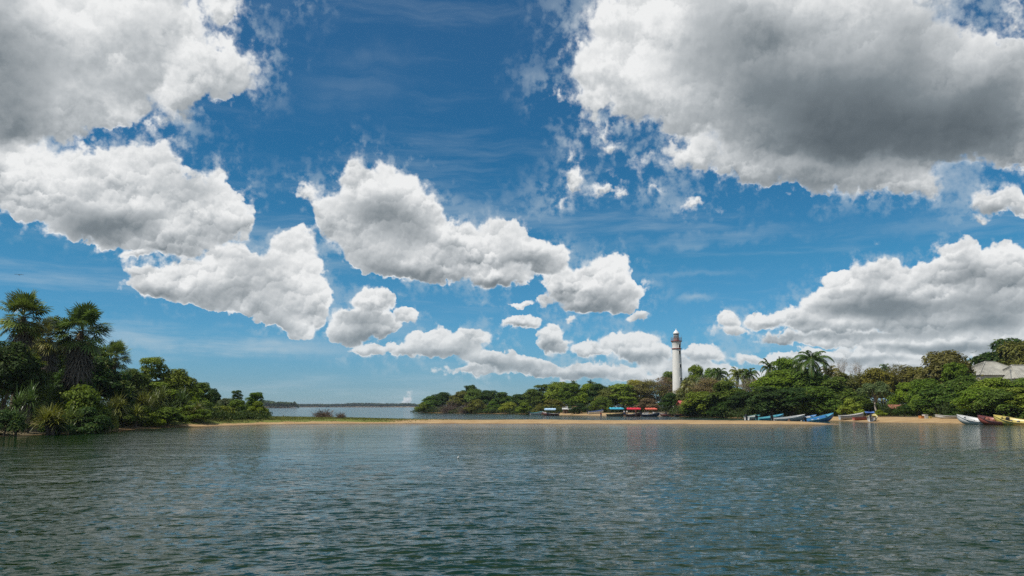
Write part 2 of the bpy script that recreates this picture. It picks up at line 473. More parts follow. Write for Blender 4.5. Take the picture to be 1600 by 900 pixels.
def np_mesh(name, V, F, smooth=False, tone=None):
    """V (n,3); F (m,3) or (m,4) index array"""
    me = bpy.data.meshes.new(name)
    V = np.asarray(V, np.float32); F = np.asarray(F, np.int32)
    me.vertices.add(len(V)); me.vertices.foreach_set('co', V.ravel())
    k = F.shape[1]
    me.loops.add(F.size); me.loops.foreach_set('vertex_index', F.ravel())
    me.polygons.add(len(F))
    me.polygons.foreach_set('loop_start', np.arange(0, F.size, k, dtype=np.int32))
    if smooth: me.polygons.foreach_set('use_smooth', np.ones(len(F), bool))
    if tone is not None:
        at_ = me.attributes.new('tone', 'FLOAT', 'FACE')
        at_.data.foreach_set('value', np.asarray(tone, np.float32))
    me.update(calc_edges=True)
    return me


class MB:
    """collects polygons of any size into one mesh"""
    def __init__(self):
        self.v = []; self.f = []

    def add(self, V, F):
        o = len(self.v)
        self.v += [tuple(p) for p in V]
        self.f += [tuple(i + o for i in f) for f in F]

    def box(self, c, s, rz=0.0, ry=0.0):
        M = Matrix.Rotation(rz, 3, 'Z') @ Matrix.Rotation(ry, 3, 'Y')
        V = [Vector(c) + M @ Vector((sx * s[0] / 2, sy * s[1] / 2, sz * s[2] / 2)) for sx in (-1, 1) for sy in (-1, 1) for sz in (-1, 1)]
        self.add(V, [(0, 1, 3, 2), (4, 6, 7, 5), (0, 4, 5, 1), (2, 3, 7, 6), (0, 2, 6, 4), (1, 5, 7, 3)])

    def tube(self, pts, rad, n=6, cap=True):
        pts = [Vector(p) for p in pts]
        rad = [rad] * len(pts) if not hasattr(rad, '__len__') else rad
        up = None; rings = []
        for i, p in enumerate(pts):
            t = (pts[min(i + 1, len(pts) - 1)] - pts[max(i - 1, 0)])
            t = t.normalized() if t.length > 1e-9 else Vector((0, 0, 1))
            a = t.cross(Vector((0, 0, 1)) if abs(t.z) < .9 else Vector((1, 0, 0))) if up is None else (up - t * up.dot(t))
            a = a.normalized() if a.length > 1e-6 else t.orthogonal().normalized()
            up = a; b = t.cross(a)
            rings.append([p + (a * cos(2 * pi * k / n) + b * sin(2 * pi * k / n)) * rad[i] for k in range(n)])
        V = [q for r_ in rings for q in r_]
        F = [(i * n + k, i * n + (k + 1) % n, (i + 1) * n + (k + 1) % n, (i + 1) * n + k) for i in range(len(pts) - 1) for k in range(n)]
        if cap: F += [tuple(range(n - 1, -1, -1)), tuple(range((len(pts) - 1) * n, len(pts) * n))]
        self.add(V, F)

    def lathe(self, prof, n=32, c=(0, 0, 0)):
        V = [(c[0] + r_ * cos(2 * pi * k / n), c[1] + r_ * sin(2 * pi * k / n), c[2] + z) for r_, z in prof for k in range(n)]
        F = [(i * n + k, i * n + (k + 1) % n, (i + 1) * n + (k + 1) % n, (i + 1) * n + k) for i in range(len(prof) - 1) for k in range(n)]
        if prof[0][0] > 1e-4: F.append(tuple(range(n - 1, -1, -1)))
        if prof[-1][0] > 1e-4: F.append(tuple(range((len(prof) - 1) * n, len(prof) * n)))
        self.add(V, F)

    def build(self, name, mat, parent=None, smooth=False):
        me = bpy.data.meshes.new(name)
        me.from_pydata(self.v, [], self.f)
        if smooth: me.polygons.foreach_set('use_smooth', [True] * len(me.polygons))
        me.update()
        o = link(name, me, parent, (mat,))
        return o


# ------------------------------------------------------------------ materials
def new_mat(name):
    m_ = bpy.data.materials.new(name)
    m_.use_nodes = True
    m_.node_tree.nodes.clear()
    n = NT(m_.node_tree)
    out = n.node('ShaderNodeOutputMaterial')
    return m_, n, out


def plain_mat(name, col, rough=0.6, var=0.25, scale=2.0, bump=0.0, metal=0.0, spec=0.4, dirt=None):
    """painted or natural surface with wear in its colour"""
    m_, n, out = new_mat(name)
    tc = n.node('ShaderNodeTexCoord').outputs['Object']
    nz = n.noise(tc, scale, 5.0, 0.6).outputs['Fac']
    dark = tuple(c * (1 - var) for c in col) + (1,)
    lite = tuple(min(1, c * (1 + var * .5)) for c in col) + (1,)
    c = n.mix(n.sstep(nz, .3, .7), dark, lite)
    if dirt is not None:
        dn = n.noise(tc, scale * 0.6, 6.0, 0.7).outputs['Fac']
        c = n.mix(n.sstep(dn, .55, .75, 0, .8), c, tuple(dirt) + (1,))
    p = n.node('ShaderNodeBsdfPrincipled')
    n.put(p.inputs['Base Color'], c)
    p.inputs['Roughness'].default_value = rough
    p.inputs['Metallic'].default_value = metal
    p.inputs['Specular IOR Level'].default_value = spec
    if bump:
        b = n.node('ShaderNodeBump'); b.inputs['Strength'].default_value = bump; b.inputs['Distance'].default_value = 0.05
        n.put(b.inputs['Height'], n.noise(tc, scale * 6, 4.0, .6).outputs['Fac'])
        n.l.new(b.outputs[0], p.inputs['Normal'])
    n.l.new(p.outputs[0], out.inputs[0])
    return m_


def leaf_mat(name='foliage', warm=(0.16, 0.145, 0.03), trans=0.34, rough=.55, spec=.16):
    """leaf colour is the object's own colour, varied leaf by leaf and branch by branch"""
    m_, n, out = new_mat(name)
    oi = n.node('ShaderNodeObjectInfo')
    tone = n.node('ShaderNodeAttribute'); tone.attribute_name = 'tone'
    tc = n.node('ShaderNodeTexCoord').outputs['Object']
    br = n.noise(tc, 0.55, 3.0, 0.5).outputs['Fac']
    f = n.m('MULTIPLY_ADD', tone.outputs['Fac'], 0.85, 0.70)
    f = n.m('MULTIPLY', f, n.lstep(br, .3, .7, .78, 1.22))
    c = n.v('SCALE', oi.outputs['Color'], scale=f)
    k = n.m('MULTIPLY', n.sstep(tone.outputs['Fac'], .72, 1.0), n.sstep(br, .40, .62, 0.1, 0.75))
    c = n.mix(k, c, warm + (1,))
    dif = n.node('ShaderNodeBsdfPrincipled')
    n.put(dif.inputs['Base Color'], c)
    dif.inputs['Roughness'].default_value = rough
    dif.inputs['Specular IOR Level'].default_value = spec
    tl = n.node('ShaderNodeBsdfTranslucent')
    n.put(tl.inputs['Color'], n.mix(0.35, c, n.v('MULTIPLY', c, (1.5, 1.5, .5))))
    mx = n.node('ShaderNodeMixShader'); mx.inputs[0].default_value = trans
    n.l.new(dif.outputs[0], mx.inputs[1]); n.l.new(tl.outputs[0], mx.inputs[2])
    n.l.new(mx.outputs[0], out.inputs[0])
    return m_


M = {}
M['leaf'] = leaf_mat()
M['frond'] = leaf_mat('palm_frond', warm=(0.30, 0.17, 0.05), trans=0.25, rough=.38, spec=.45)
M['bark'] = plain_mat('bark', (0.16, 0.125, 0.095), .85, .4, 3.0, bump=.6, spec=.15)
M['pale_bark'] = plain_mat('pale_bark', (0.33, 0.29, 0.24), .85, .3, 3.0, bump=.5, spec=.15)
M['dead'] = plain_mat('dead_wood', (0.17, 0.125, 0.095), .9, .45, 1.5, bump=.3, spec=.1)
M['dead_frond'] = plain_mat('dead_frond', (0.17, 0.14, 0.105), .9, .4, 3.0, spec=.1)


def ground_mat():
    m_, n, out = new_mat('sand_and_soil')
    geo = n.node('ShaderNodeNewGeometry')
    pos = geo.outputs['Position']
    grass = n.node('ShaderNodeAttribute'); grass.attribute_name = 'grass'
    litter = n.node('ShaderNodeAttribute'); litter.attribute_name = 'litter'
    nz = n.noise(pos, 0.35, 6.0, .6).outputs['Fac']
    nf = n.noise(pos, 3.0, 5.0, .65).outputs['Fac']
    sand = n.mix(n.sstep(nz, .3, .7), (0.315, 0.20, 0.088, 1), (0.41, 0.285, 0.14, 1))
    sand = n.mix(n.sstep(nf, .55, .75, 0, .35), sand, (0.25, .17, .10, 1))
    sep = n.node('ShaderNodeSeparateXYZ'); n.put(sep.inputs[0], pos)
    wz = n.m('MULTIPLY_ADD', n.m('SUBTRACT', nz, .5), .12, sep.outputs[2])
    wet = n.sstep(wz, .10, .035)
    sand = n.mix(n.m('MULTIPLY', wet, .8), sand, (0.17, 0.105, 0.05, 1))
    g = n.mix(n.sstep(nf, .35, .65), (0.105, 0.135, 0.02, 1), (0.16, 0.165, 0.035, 1))
    gm = n.sstep(n.m('ADD', grass.outputs['Fac'], n.m('MULTIPLY', n.m('SUBTRACT', nz, .5), 1.1)), .35, .65)
    c = n.mix(gm, sand, g)
    l = n.mix(n.sstep(nf, .3, .7), (0.085, 0.065, 0.035, 1), (0.16, 0.13, 0.07, 1))
    lm = n.sstep(n.m('ADD', litter.outputs['Fac'], n.m('MULTIPLY', n.m('SUBTRACT', nz, .5), .9)), .35, .7)
    c = n.mix(lm, c, l)
    p = n.node('ShaderNodeBsdfPrincipled')
    n.put(p.inputs['Base Color'], c)
    n.put(p.inputs['Roughness'], n.m('MULTIPLY_ADD', wet, -.4, .9))
    p.inputs['Specular IOR Level'].default_value = .3
    b = n.node('ShaderNodeBump'); b.inputs['Strength'].default_value = .7; b.inputs['Distance'].default_value = .08
    n.put(b.inputs['Height'], n.m('ADD', nf, nz)); n.l.new(b.outputs[0], p.inputs['Normal'])
    n.l.new(p.outputs[0], out.inputs[0])
    return m_


def water_mat():
    m_, n, out = new_mat('lagoon_water')
    pos = n.node('ShaderNodeNewGeometry').outputs['Position']
    # wind ripples: long crests lie across the view
    v1 = n.v('MULTIPLY', pos, (0.42, 1.0, 1.0))
    a = n.noise(v1, 1.3, 2.0, .5, dist=.3).outputs['Fac']
    b = n.noise(n.v('ADD', v1, (13.0, 5.0, 0)), 4.6, 3.0, .55, dist=.25).outputs['Fac']
    patch = n.noise(n.v('MULTIPLY', pos, (0.022, 0.05, 1.0)), 1.0, 4.0, .55).outputs['Fac']
    pk = n.sstep(patch, .35, .65, .55, 1.25)
    streak = n.noise(n.v('MULTIPLY', pos, (0.10, 0.16, 1.0)), 1.0, 5.0, .7).outputs['Fac']
    pk = n.m('MULTIPLY', pk, n.lstep(streak, .36, .64, .35, 1.7))
    h = n.m('ADD', n.m('MULTIPLY', a, .060), n.m('MULTIPLY', b, .055))
    h = n.m('MULTIPLY', h, pk)
    swell = n.noise(n.v('MULTIPLY', pos, (0.30, 0.42, 1.0)), 1.0, 4.0, .62).outputs['Fac']
    h = n.m('ADD', h, n.m('MULTIPLY', swell, .28))
    bump = n.node('ShaderNodeBump'); bump.inputs['Strength'].default_value = 1.0; bump.inputs['Distance'].default_value = 1.0
    n.put(bump.inputs['Height'], h)
    deep = n.mix(n.sstep(n.noise(n.v('MULTIPLY', pos, (.012, .03, 1)), 1.0, 3.0, .5).outputs['Fac'], .35, .65), (0.005, 0.020, 0.004, 1), (0.007, 0.025, 0.007, 1))
    p = n.node('ShaderNodeBsdfPrincipled')
    n.put(p.inputs['Base Color'], deep)
    p.inputs['Roughness'].default_value = 0.07
    p.inputs['IOR'].default_value = 1.333
    p.inputs['Specular IOR Level'].default_value = 0.35
    n.l.new(bump.outputs[0], p.inputs['Normal'])
    n.l.new(p.outputs[0], out.inputs[0])
    return m_


M['ground'] = ground_mat()
M['water'] = water_mat()

# ------------------------------------------------------------------ terrain
BAR_LEFT = [shore(-420, 700), shore(-150, 689), shore(0, 682), shore(70, 679), shore(140, 675), shore(190, 671.5), shore(238, 669.5), shore(262, 668.3), shore(330, 666.3), shore(420, 663.4), shore(520, 662.4), shore(640, 662.2),
            shore(800, 662.4), shore(1000, 662.8), shore(1150, 663.2), shore(1245, 663.6), shore(1312, 664.0), shore(1306, 661.8)]
for x_, Y_ in ((1262, 133), (1200, 139), (1080, 144), (950, 146), (800, 150), (690, 156), (600, 160), (500, 168), (438, 178), (417, 200), (405, 235), (330, 300), (100, 340), (-420, 340)):
    p_ = at(x_, 645, Y_); BAR_LEFT.append((p_.x, p_.y))
MAIN = [shore(649, 645.2), shore(700, 645.6), shore(745, 646.2), shore(790, 646.6), shore(845, 648), shore(880, 648.8), shore(930, 649.8), shore(990, 650.4), shore(1035, 650.6), shore(1100, 651.8), shore(1165, 654), shore(1200, 655.6),
        shore(1262, 656.6), shore(1318, 658.2), shore(1345, 660.2), shore(1400, 661), shore(1450, 661.6), shore(1500, 662.6), shore(1560, 664), shore(1640, 666), shore(1760, 668), shore(2100, 674)]
for x_, Y_ in ((2400, 420), (1500, 520), (1000, 520), (760, 440), (665, 372)):
    p_ = at(x_, 645, Y_); MAIN.append((p_.x, p_.y))
SPIT = []
for x_, Y_ in ((200, 1420), (300, 1380), (400, 1370), (466, 1380), (470, 1420), (440, 1560), (200, 1600)):
    p_ = at(x_, 640, Y_); SPIT.append((p_.x, p_.y))
FARLAND = []
for x_, Y_ in ((-900, 2500), (300, 2520), (470, 2560), (600, 2600), (640, 2900), (700, 2900), (1200, 2700), (2400, 2500), (2400, 4500), (-900, 4500)):
    p_ = at(x_, 640, Y_); FARLAND.append((p_.x, p_.y))


def sdf(poly, X, Y):
    """signed distance to a polygon, positive inside"""
    d = np.full(X.shape, 1e18); inside = np.zeros(X.shape, bool)
    n = len(poly)
    for i in range(n):
        x0, y0 = poly[i]; x1, y1 = poly[(i + 1) % n]
        ex, ey = x1 - x0, y1 - y0
        t = np.clip(((X - x0) * ex + (Y - y0) * ey) / (ex * ex + ey * ey), 0, 1)
        d = np.minimum(d, (X - x0 - t * ex) ** 2 + (Y - y0 - t * ey) ** 2)
        c = ((y0 > Y) != (y1 > Y))
        with np.errstate(divide='ignore', invalid='ignore'):
            xi = x0 + (Y - y0) * ex / (ey if ey != 0 else 1e-9)
        inside ^= c & (X < xi)
    d = np.sqrt(d)
    return np.where(inside, d, -d)


def sm(x, a, b):
    t = np.clip((x - a) / (b - a), 0, 1)
    return t * t * (3 - 2 * t)


def wob(X, Y, s, seed):
    r = np.random.RandomState(seed); o = 0
    for k in range(5):
        a = r.uniform(0, 2 * pi); f = s * r.uniform(.6, 1.8)
        o = o + np.sin(X * cos(a) * f + Y * sin(a) * f + r.uniform(0, 6)) / 5
    return o


def height(X, Y):
    X = np.asarray(X, float); Y = np.asarray(Y, float)
    edge = wob(X, Y, .35, 3) * 1.0 + wob(X, Y, 1.3, 4) * .3
    dl = sdf(BAR_LEFT, X, Y) + edge * .8
    dm = sdf(MAIN, X, Y) + edge * .9
    # direction of the left bank: the bar itself stays low
    xr = X / np.maximum(Y, 1) * FPX * 1.011 + 800
    leftness = 1 - sm(xr, 330, 440)
    hb = .34 + .22 * (1 - sm(xr, 520, 660)) + .10 * wob(X, Y, .2, 8)
    hl = hb * (1 - leftness) + 1.0 * leftness
    zl = np.where(dl > 0, hl * sm(dl, 0, 5 + 3 * leftness), np.maximum(dl * .14, -1.6))
    zm = np.where(dm > 0, .62 * sm(dm, 0, 11) + .5 * sm(dm, 16, 60), np.maximum(dm * .14, -1.6))
    z = np.maximum(zl, zm)
    far = Y > 900
    if np.any(far):
        z = np.where(far, -1.6, z)
        for P_ in (SPIT, FARLAND):
            d = sdf(P_, X, Y)
            z = np.where(far, np.maximum(z, np.where(d > 0, 1.4 * sm(d, 0, 25), np.maximum(d * .1, -1.6))), z)
    return z


def hgt(x, y):
    return float(height(np.array([x]), np.array([y]))[0])


def fan_grid(ys, half, ncol):
    u = np.linspace(-1, 1, ncol)
    X = half(ys)[:, None] * u[None, :]
    Y = np.repeat(ys[:, None], ncol, 1)
    i = np.arange(len(ys) - 1)[:, None] * ncol + np.arange(ncol - 1)[None, :]
    F = np.stack([i, i + 1, i + 1 + ncol, i + ncol], -1).reshape(-1, 4)
    return X, Y, F


def build_ground():
    ys = [-60.0, 0, 30, 50]
    while ys[-1] < 460: ys.append(ys[-1] * 1.0085)
    while ys[-1] < 12000: ys.append(ys[-1] * 1.05)
    ys = np.array(ys)
    X, Y, F = fan_grid(ys, lambda y: np.maximum(np.abs(y), 60) * .95 + 40, 760)
    Z = height(X, Y)
    Z = Z + np.where(Z > .02, .02 * wob(X, Y, 3.0, 9), 0)
    me = np_mesh('ground', np.stack([X, Y, Z], -1).reshape(-1, 3), F, smooth=True)
    xr = X / np.maximum(Y, 1) * FPX * 1.011 + 800
    dl = sdf(BAR_LEFT, X, Y); dm = sdf(MAIN, X, Y)
    gb = (1 - sm(xr, 540, 690)) * sm(dl, 1.0, 4.2) * np.where((xr > 196) & (xr < 245), 0, 1)
    gb = np.where(dl > 0, gb, 0)
    back = (dl > 0) * sm(Y, 138, 150) * (1 - sm(xr, 900, 1100)) * .45
    grass = np.clip(gb + back, 0, 1)
    tight = np.maximum(np.maximum(1 - sm(xr, 845, 880), sm(xr, 1035, 1050) * (1 - sm(xr, 1215, 1260))), sm(xr, 1490, 1530))
    lit = np.clip(sm(dm, 15, 21) + sm(dm, 2.5, 6) * tight + (dl > 0) * (1 - sm(xr, 180, 200)) * sm(dl, .3, 1.2) + (dl > 0) * (1 - sm(xr, 300, 380)) * sm(dl, 6, 12), 0, 1)
    for nm, arr in (('grass', grass), ('litter', lit)):
        a_ = me.attributes.new(nm, 'FLOAT', 'POINT')
        a_.data.foreach_set('value', arr.astype(np.float32).ravel())
    o = link('ground', me, None, (M['ground'],))
    tag(o, kind='structure')


def build_water():
    ys = [-50.0, -10, 2, 6]
    while ys[-1] < 150: ys.append(ys[-1] * (1.0034 + .006 * min(1, max(0, (ys[-1] - 24) / 90))))
    while ys[-1] < 12500: ys.append(ys[-1] * 1.035)
    ys = np.array(ys)
    X, Y, F = fan_grid(ys, lambda y: np.maximum(y, 8) * .80 + 9 + (y < 6) * 40, 1150)
    dy = np.gradient(ys)[:, None]; dx = (X[:, 1] - X[:, 0])[:, None]
    sp = np.maximum(dy, dx)
    rs = np.random.RandomState(12)
    Z = np.zeros_like(X); DX = np.zeros_like(X); DY = np.zeros_like(X)
    patch = .62 + .5 * sm(wob(X * .35, Y, .09, 21), -.35, .4)
    for k in range(64):
        lam = 0.15 * (1.0 / .15) ** rs.uniform(0, 1) ** 1.5
        ang = rs.normal(0, .40) - pi / 2 + R(8)
        kk = 2 * pi / lam
        slope = .028 * (1.2 if lam < .6 else .8)
        amp = slope / kk * 1.25
        fade = np.clip((lam / sp - 2.6) / 2.4, 0, 1)
        if not fade.any(): continue
        ph = kk * (X * cos(ang) + Y * sin(ang)) + rs.uniform(0, 2 * pi)
        ph = ph + .5 * wob(X, Y, .3 / lam, 40 + k)
        a_ = amp * fade * patch
        Z += a_ * np.cos(ph)
        DX -= a_ * cos(ang) * np.sin(ph) * .9
        DY -= a_ * sin(ang) * np.sin(ph) * .9
    V = np.stack([X + DX, Y + DY, Z], -1).reshape(-1, 3)
    me = np_mesh('water', V, F, smooth=True)
    o = link('water', me, None, (M['water'],))
    tag(o, kind='structure')


def build_haze():
    mb = MB(); mb.box((0, 6300, 14.5), (26000, 13600, 35.0))
    m_, n, out = new_mat('thin_sea_air')
    v = n.node('ShaderNodeVolumePrincipled')
    v.inputs['Color'].default_value = (.72, .84, 1.0, 1)
    v.inputs['Density'].default_value = HAZE
    v.inputs['Anisotropy'].default_value = .2
    n.l.new(v.outputs[0], out.inputs['Volume'])
    o = mb.build('haze', m_)
    tag(o, kind='stuff')


HAZE = 0.00008
build_ground()
build_water()
build_haze()

# ------------------------------------------------------------------ foliage builders
def leaf_quads(C, N, size, rs, aspect=.5, tilt=.48):
    """diamond leaves at C with rough normals N"""
    n = len(C)
    N = N + rs.normal(0, tilt, (n, 3))
    N /= np.linalg.norm(N, axis=1, keepdims=True) + 1e-9
    T = np.cross(N, rs.normal(0, 1, (n, 3)))
    T /= np.linalg.norm(T, axis=1, keepdims=True) + 1e-9
    B = np.cross(N, T)
    L = (size * rs.uniform(.65, 1.35, n))[:, None]
    W_ = L * aspect
    droop = np.array([0, 0, -.12]) * L
    V = np.stack([C - T * L * .5, C - B * W_ * .5 + T * L * .08, C + T * L * .5 + droop, C + B * W_ * .5 + T * L * .08], 1)
    return V.reshape(-1, 3), np.arange(n * 4).reshape(-1, 4)


def rand_dir(rs, n):
    d = rs.normal(0, 1, (n, 3))
    return d / np.linalg.norm(d, axis=1, keepdims=True)


def crown_mesh(name, seed, H, R_, base, n_lobes, n_leaves, leaf, kind='round', aspect=.5):
    """leaf clumps on lobes spread through an uneven crown; H total height, R_ crown radius, base height of the crown"""
    rs = np.random.RandomState(seed)
    ch = H - base
    lobes = []
    for i in range(n_lobes):
        if kind == 'umbrella':
            lev = (rs.randint(0, 5) + rs.uniform(-.35, .35)) / 4.3
            rr = R_ * (1.0 - .55 * lev) * sqrt(rs.uniform(.05, 1))
            a = rs.uniform(0, 2 * pi)
            c = (rr * cos(a), rr * sin(a), base + ch * (.12 + .80 * lev) + rs.uniform(-.05, .05) * ch)
            s = (R_ * rs.uniform(.22, .38), R_ * rs.uniform(.22, .38), ch * rs.uniform(.09, .15))
        elif kind == 'shrub':
            a = rs.uniform(0, 2 * pi); rr = R_ * rs.uniform(0, .8)
            z = ch * (1 - (rr / R_) ** 2) * rs.uniform(.25, .85)
            c = (rr * cos(a), rr * sin(a), base + z)
            q = R_ * rs.uniform(.2, .36); s = (q, q, min(q * rs.uniform(.7, 1.1), ch * .3))
        elif kind == 'tall':
            u = rs.uniform(0, 1) ** 1.15; a = rs.uniform(0, 2 * pi)
            prof = (.6 + .4 * sin(pi * min(1, u * .9 + .12))) * (1 - .22 * u)
            rr = R_ * prof * rs.uniform(.1, .85)
            c = (rr * cos(a), rr * sin(a), base + ch * (.08 + .84 * u))
            q = R_ * rs.uniform(.2, .36); s = (q, q, q * rs.uniform(.6, .9))
        else:
            d = rand_dir(rs, 1)[0]; d[2] = abs(d[2]) * 1.3 - .6
            f = rs.uniform(.25, .80)
            c = (d[0] * R_ * f, d[1] * R_ * f, base + ch * (.42 + d[2] * .5 * f * 1.2))
            q = R_ * rs.uniform(.24, .42); s = (q, q, min(q * rs.uniform(.6, .9), ch * .3))
        lobes.append((np.array(c), np.array(s)))
    w = np.array([(s[0] * s[1]) ** .9 for _, s in lobes]); w /= w.sum()
    idx = rs.choice(n_lobes, n_leaves, p=w)
    D = rand_dir(rs, n_leaves)
    D[:, 2] = np.where(rs.uniform(0, 1, n_leaves) < .7, np.abs(D[:, 2]), D[:, 2])
    rad = rs.uniform(.55, 1.0, n_leaves) ** .5
    rad *= 1 + .22 * rs.normal(0, 1, n_leaves) * (rs.uniform(0, 1, n_leaves) < .25)
    Cc = np.array([l[0] for l in lobes])[idx]; Sc = np.array([l[1] for l in lobes])[idx]
    # twig-scale clumping
    P_ = Cc + D * Sc * rad[:, None]
    cl = np.sin(P_[:, 0] * 4.1 + seed) + np.sin(P_[:, 1] * 3.7 + 2 * seed) + np.sin(P_[:, 2] * 4.6 + 3 * seed)
    keep = (cl > -1.1) | (rs.uniform(0, 1, n_leaves) < .35)
    P_ = P_[keep]; D = D[keep]
    hi_ = np.percentile(P_[:, 2], 99.6); rad_ = np.percentile(np.hypot(P_[:, 0], P_[:, 1]), 98.5)
    kz = (H - base) / (hi_ - base); kr = R_ / rad_
    P_ = (P_ - np.array([0, 0, base])) * np.array([kr, kr, kz]) + np.array([0, 0, base])
    lobes = [((c - np.array([0, 0, base])) * np.array([kr, kr, kz]) + np.array([0, 0, base]), s_ * np.array([kr, kr, kz])) for c, s_ in lobes]
    ok = (P_[:, 2] > .05) & (P_[:, 2] < H * 1.03) & (np.hypot(P_[:, 0], P_[:, 1]) < R_ * 1.12); P_ = P_[ok]; D = D[ok]
    N = D + np.array([0, 0, .55])
    big_ = np.where(rs.uniform(0, 1, len(P_)) < .12, 1.5, 1.0)
    V, F = leaf_quads(P_, N, leaf * big_, rs, aspect)
    tone = rs.uniform(0, 1, len(F)) ** 1.2
    return np_mesh(name, V, F, tone=tone), lobes


def woody(lobes, H, base, seed, r0, n_limb=9, twigs=0, lean=.0, bends=4):
    """trunk with limbs that run to the lobes"""
    rs = np.random.RandomState(seed + 77)
    mb = MB()
    top = Vector((lean * H + rs.uniform(-.03, .03) * H, rs.uniform(-.03, .03) * H, H * .72))
    pts = [Vector((0, 0, -.4))]
    for i in range(1, 7):
        t = i / 6
        pts.append(Vector((top.x * t + sin(t * 5 + seed) * .04 * H, top.y * t + cos(t * 4 + seed) * .03 * H, top.z * t)))
    mb.tube(pts, [r0 * (1.25 if i == 0 else 1) * (1 - .7 * i / 6) for i in range(7)], 8)
    order = rs.permutation(len(lobes))[:n_limb]
    for k in order:
        c = Vector(lobes[k][0]); t = min(.9, max(.22, (c.z - H * .18) / (H * .72)))
        t *= rs.uniform(.55, .9)
        j = t * 6; i0 = int(j); s_ = pts[i0].lerp(pts[min(i0 + 1, 6)], j - i0)
        mid = s_.lerp(c, .5) + Vector((rs.uniform(-.1, .1), rs.uniform(-.1, .1), .06)) * H * .5
        rr = r0 * .42 * (1 - t * .4)
        mb.tube([s_, mid, c], [rr, rr * .6, rr * .2], 5)
        for q in range(twigs):
            d = Vector(rand_dir(rs, 1)[0]); d.z = abs(d.z) * .8 + .25
            L = Vector(lobes[k][1]).length * rs.uniform(.5, .95)
            e = c + d * L
            m2 = c.lerp(e, .5) + Vector(rand_dir(rs, 1)[0]) * L * .12
            b0 = s_.lerp(c, rs.uniform(.5, 1))
            mb.tube([b0, m2, e], [rr * .30, rr * .18, rr * .05], 3, cap=False)
            for q2 in range(3):
                e2 = m2.lerp(e, rs.uniform(.2, .9)); d2 = (d + Vector(rand_dir(rs, 1)[0]) * .8) * L * .4
                mb.tube([e2, e2 + d2], [rr * .12, rr * .03], 3, cap=False)
    return mb


PROTO = {}


def make_proto(key, thing_name, H, R_, parts):
    PROTO[key] = dict(name=thing_name, H=H, R=R_, parts=parts)


def broad(key, thing_name, seed, H, R_, base, nl, nleaf, leaf, kind, r0=.22, bark='bark', n_limb=9, twigs=0, aspect=.5, lean=0.0):
    cm, lobes = crown_mesh('crown', seed, H, R_, base, nl, nleaf, leaf, kind, aspect)
    cm.materials.append(M['leaf'])
    mb = woody(lobes, H, base, seed, r0, n_limb, twigs, lean)
    tm = bpy.data.meshes.new('trunk'); tm.from_pydata(mb.v, [], mb.f)
    tm.polygons.foreach_set('use_smooth', [True] * len(tm.polygons)); tm.update(); tm.materials.append(M[bark])
    make_proto(key, thing_name, H, R_, [('trunk', tm), ('crown', cm)])


# ------------------------------------------------------------------ palms
def fan_leaf(rs, root, d, pet, rad, nseg=19, droop=.25):
    """one palmyra fan: stalk, then pointed segments that radiate"""
    V = []; F = []
    d = d.normalized()
    side = d.cross(Vector((0, 0, 1)))
    side = side.normalized() if side.length > .1 else Vector((1, 0, 0))
    side = (side + Vector(rand_dir(rs, 1)[0]) * .45).normalized()
    up = side.cross(d).normalized()
    hub = root + d * pet
    V += [root + side * .03, root - side * .03, hub - side * .02, hub + side * .02]; F.append((0, 1, 2, 3))
    for i in range(nseg):
        a = (i / (nseg - 1) - .5) * R(250)
        r_ = rad * (1 - .25 * abs(i / (nseg - 1) - .5) * 2) * rs.uniform(.88, 1.08)
        u = d * cos(a) + side * sin(a)
        w = (side * cos(a) - d * sin(a)) * r_ * .062
        m_ = hub + u * r_ * .55 + up * (.03 * rad * (1 if i % 2 else -1))
        tip = hub + u * r_ + Vector((0, 0, -droop * r_ * rs.uniform(.3, 1.2)))
        o = len(V)
        V += [hub, m_ - w, tip, m_ + w]; F.append((o, o + 1, o + 2, o + 3))
    return V, F


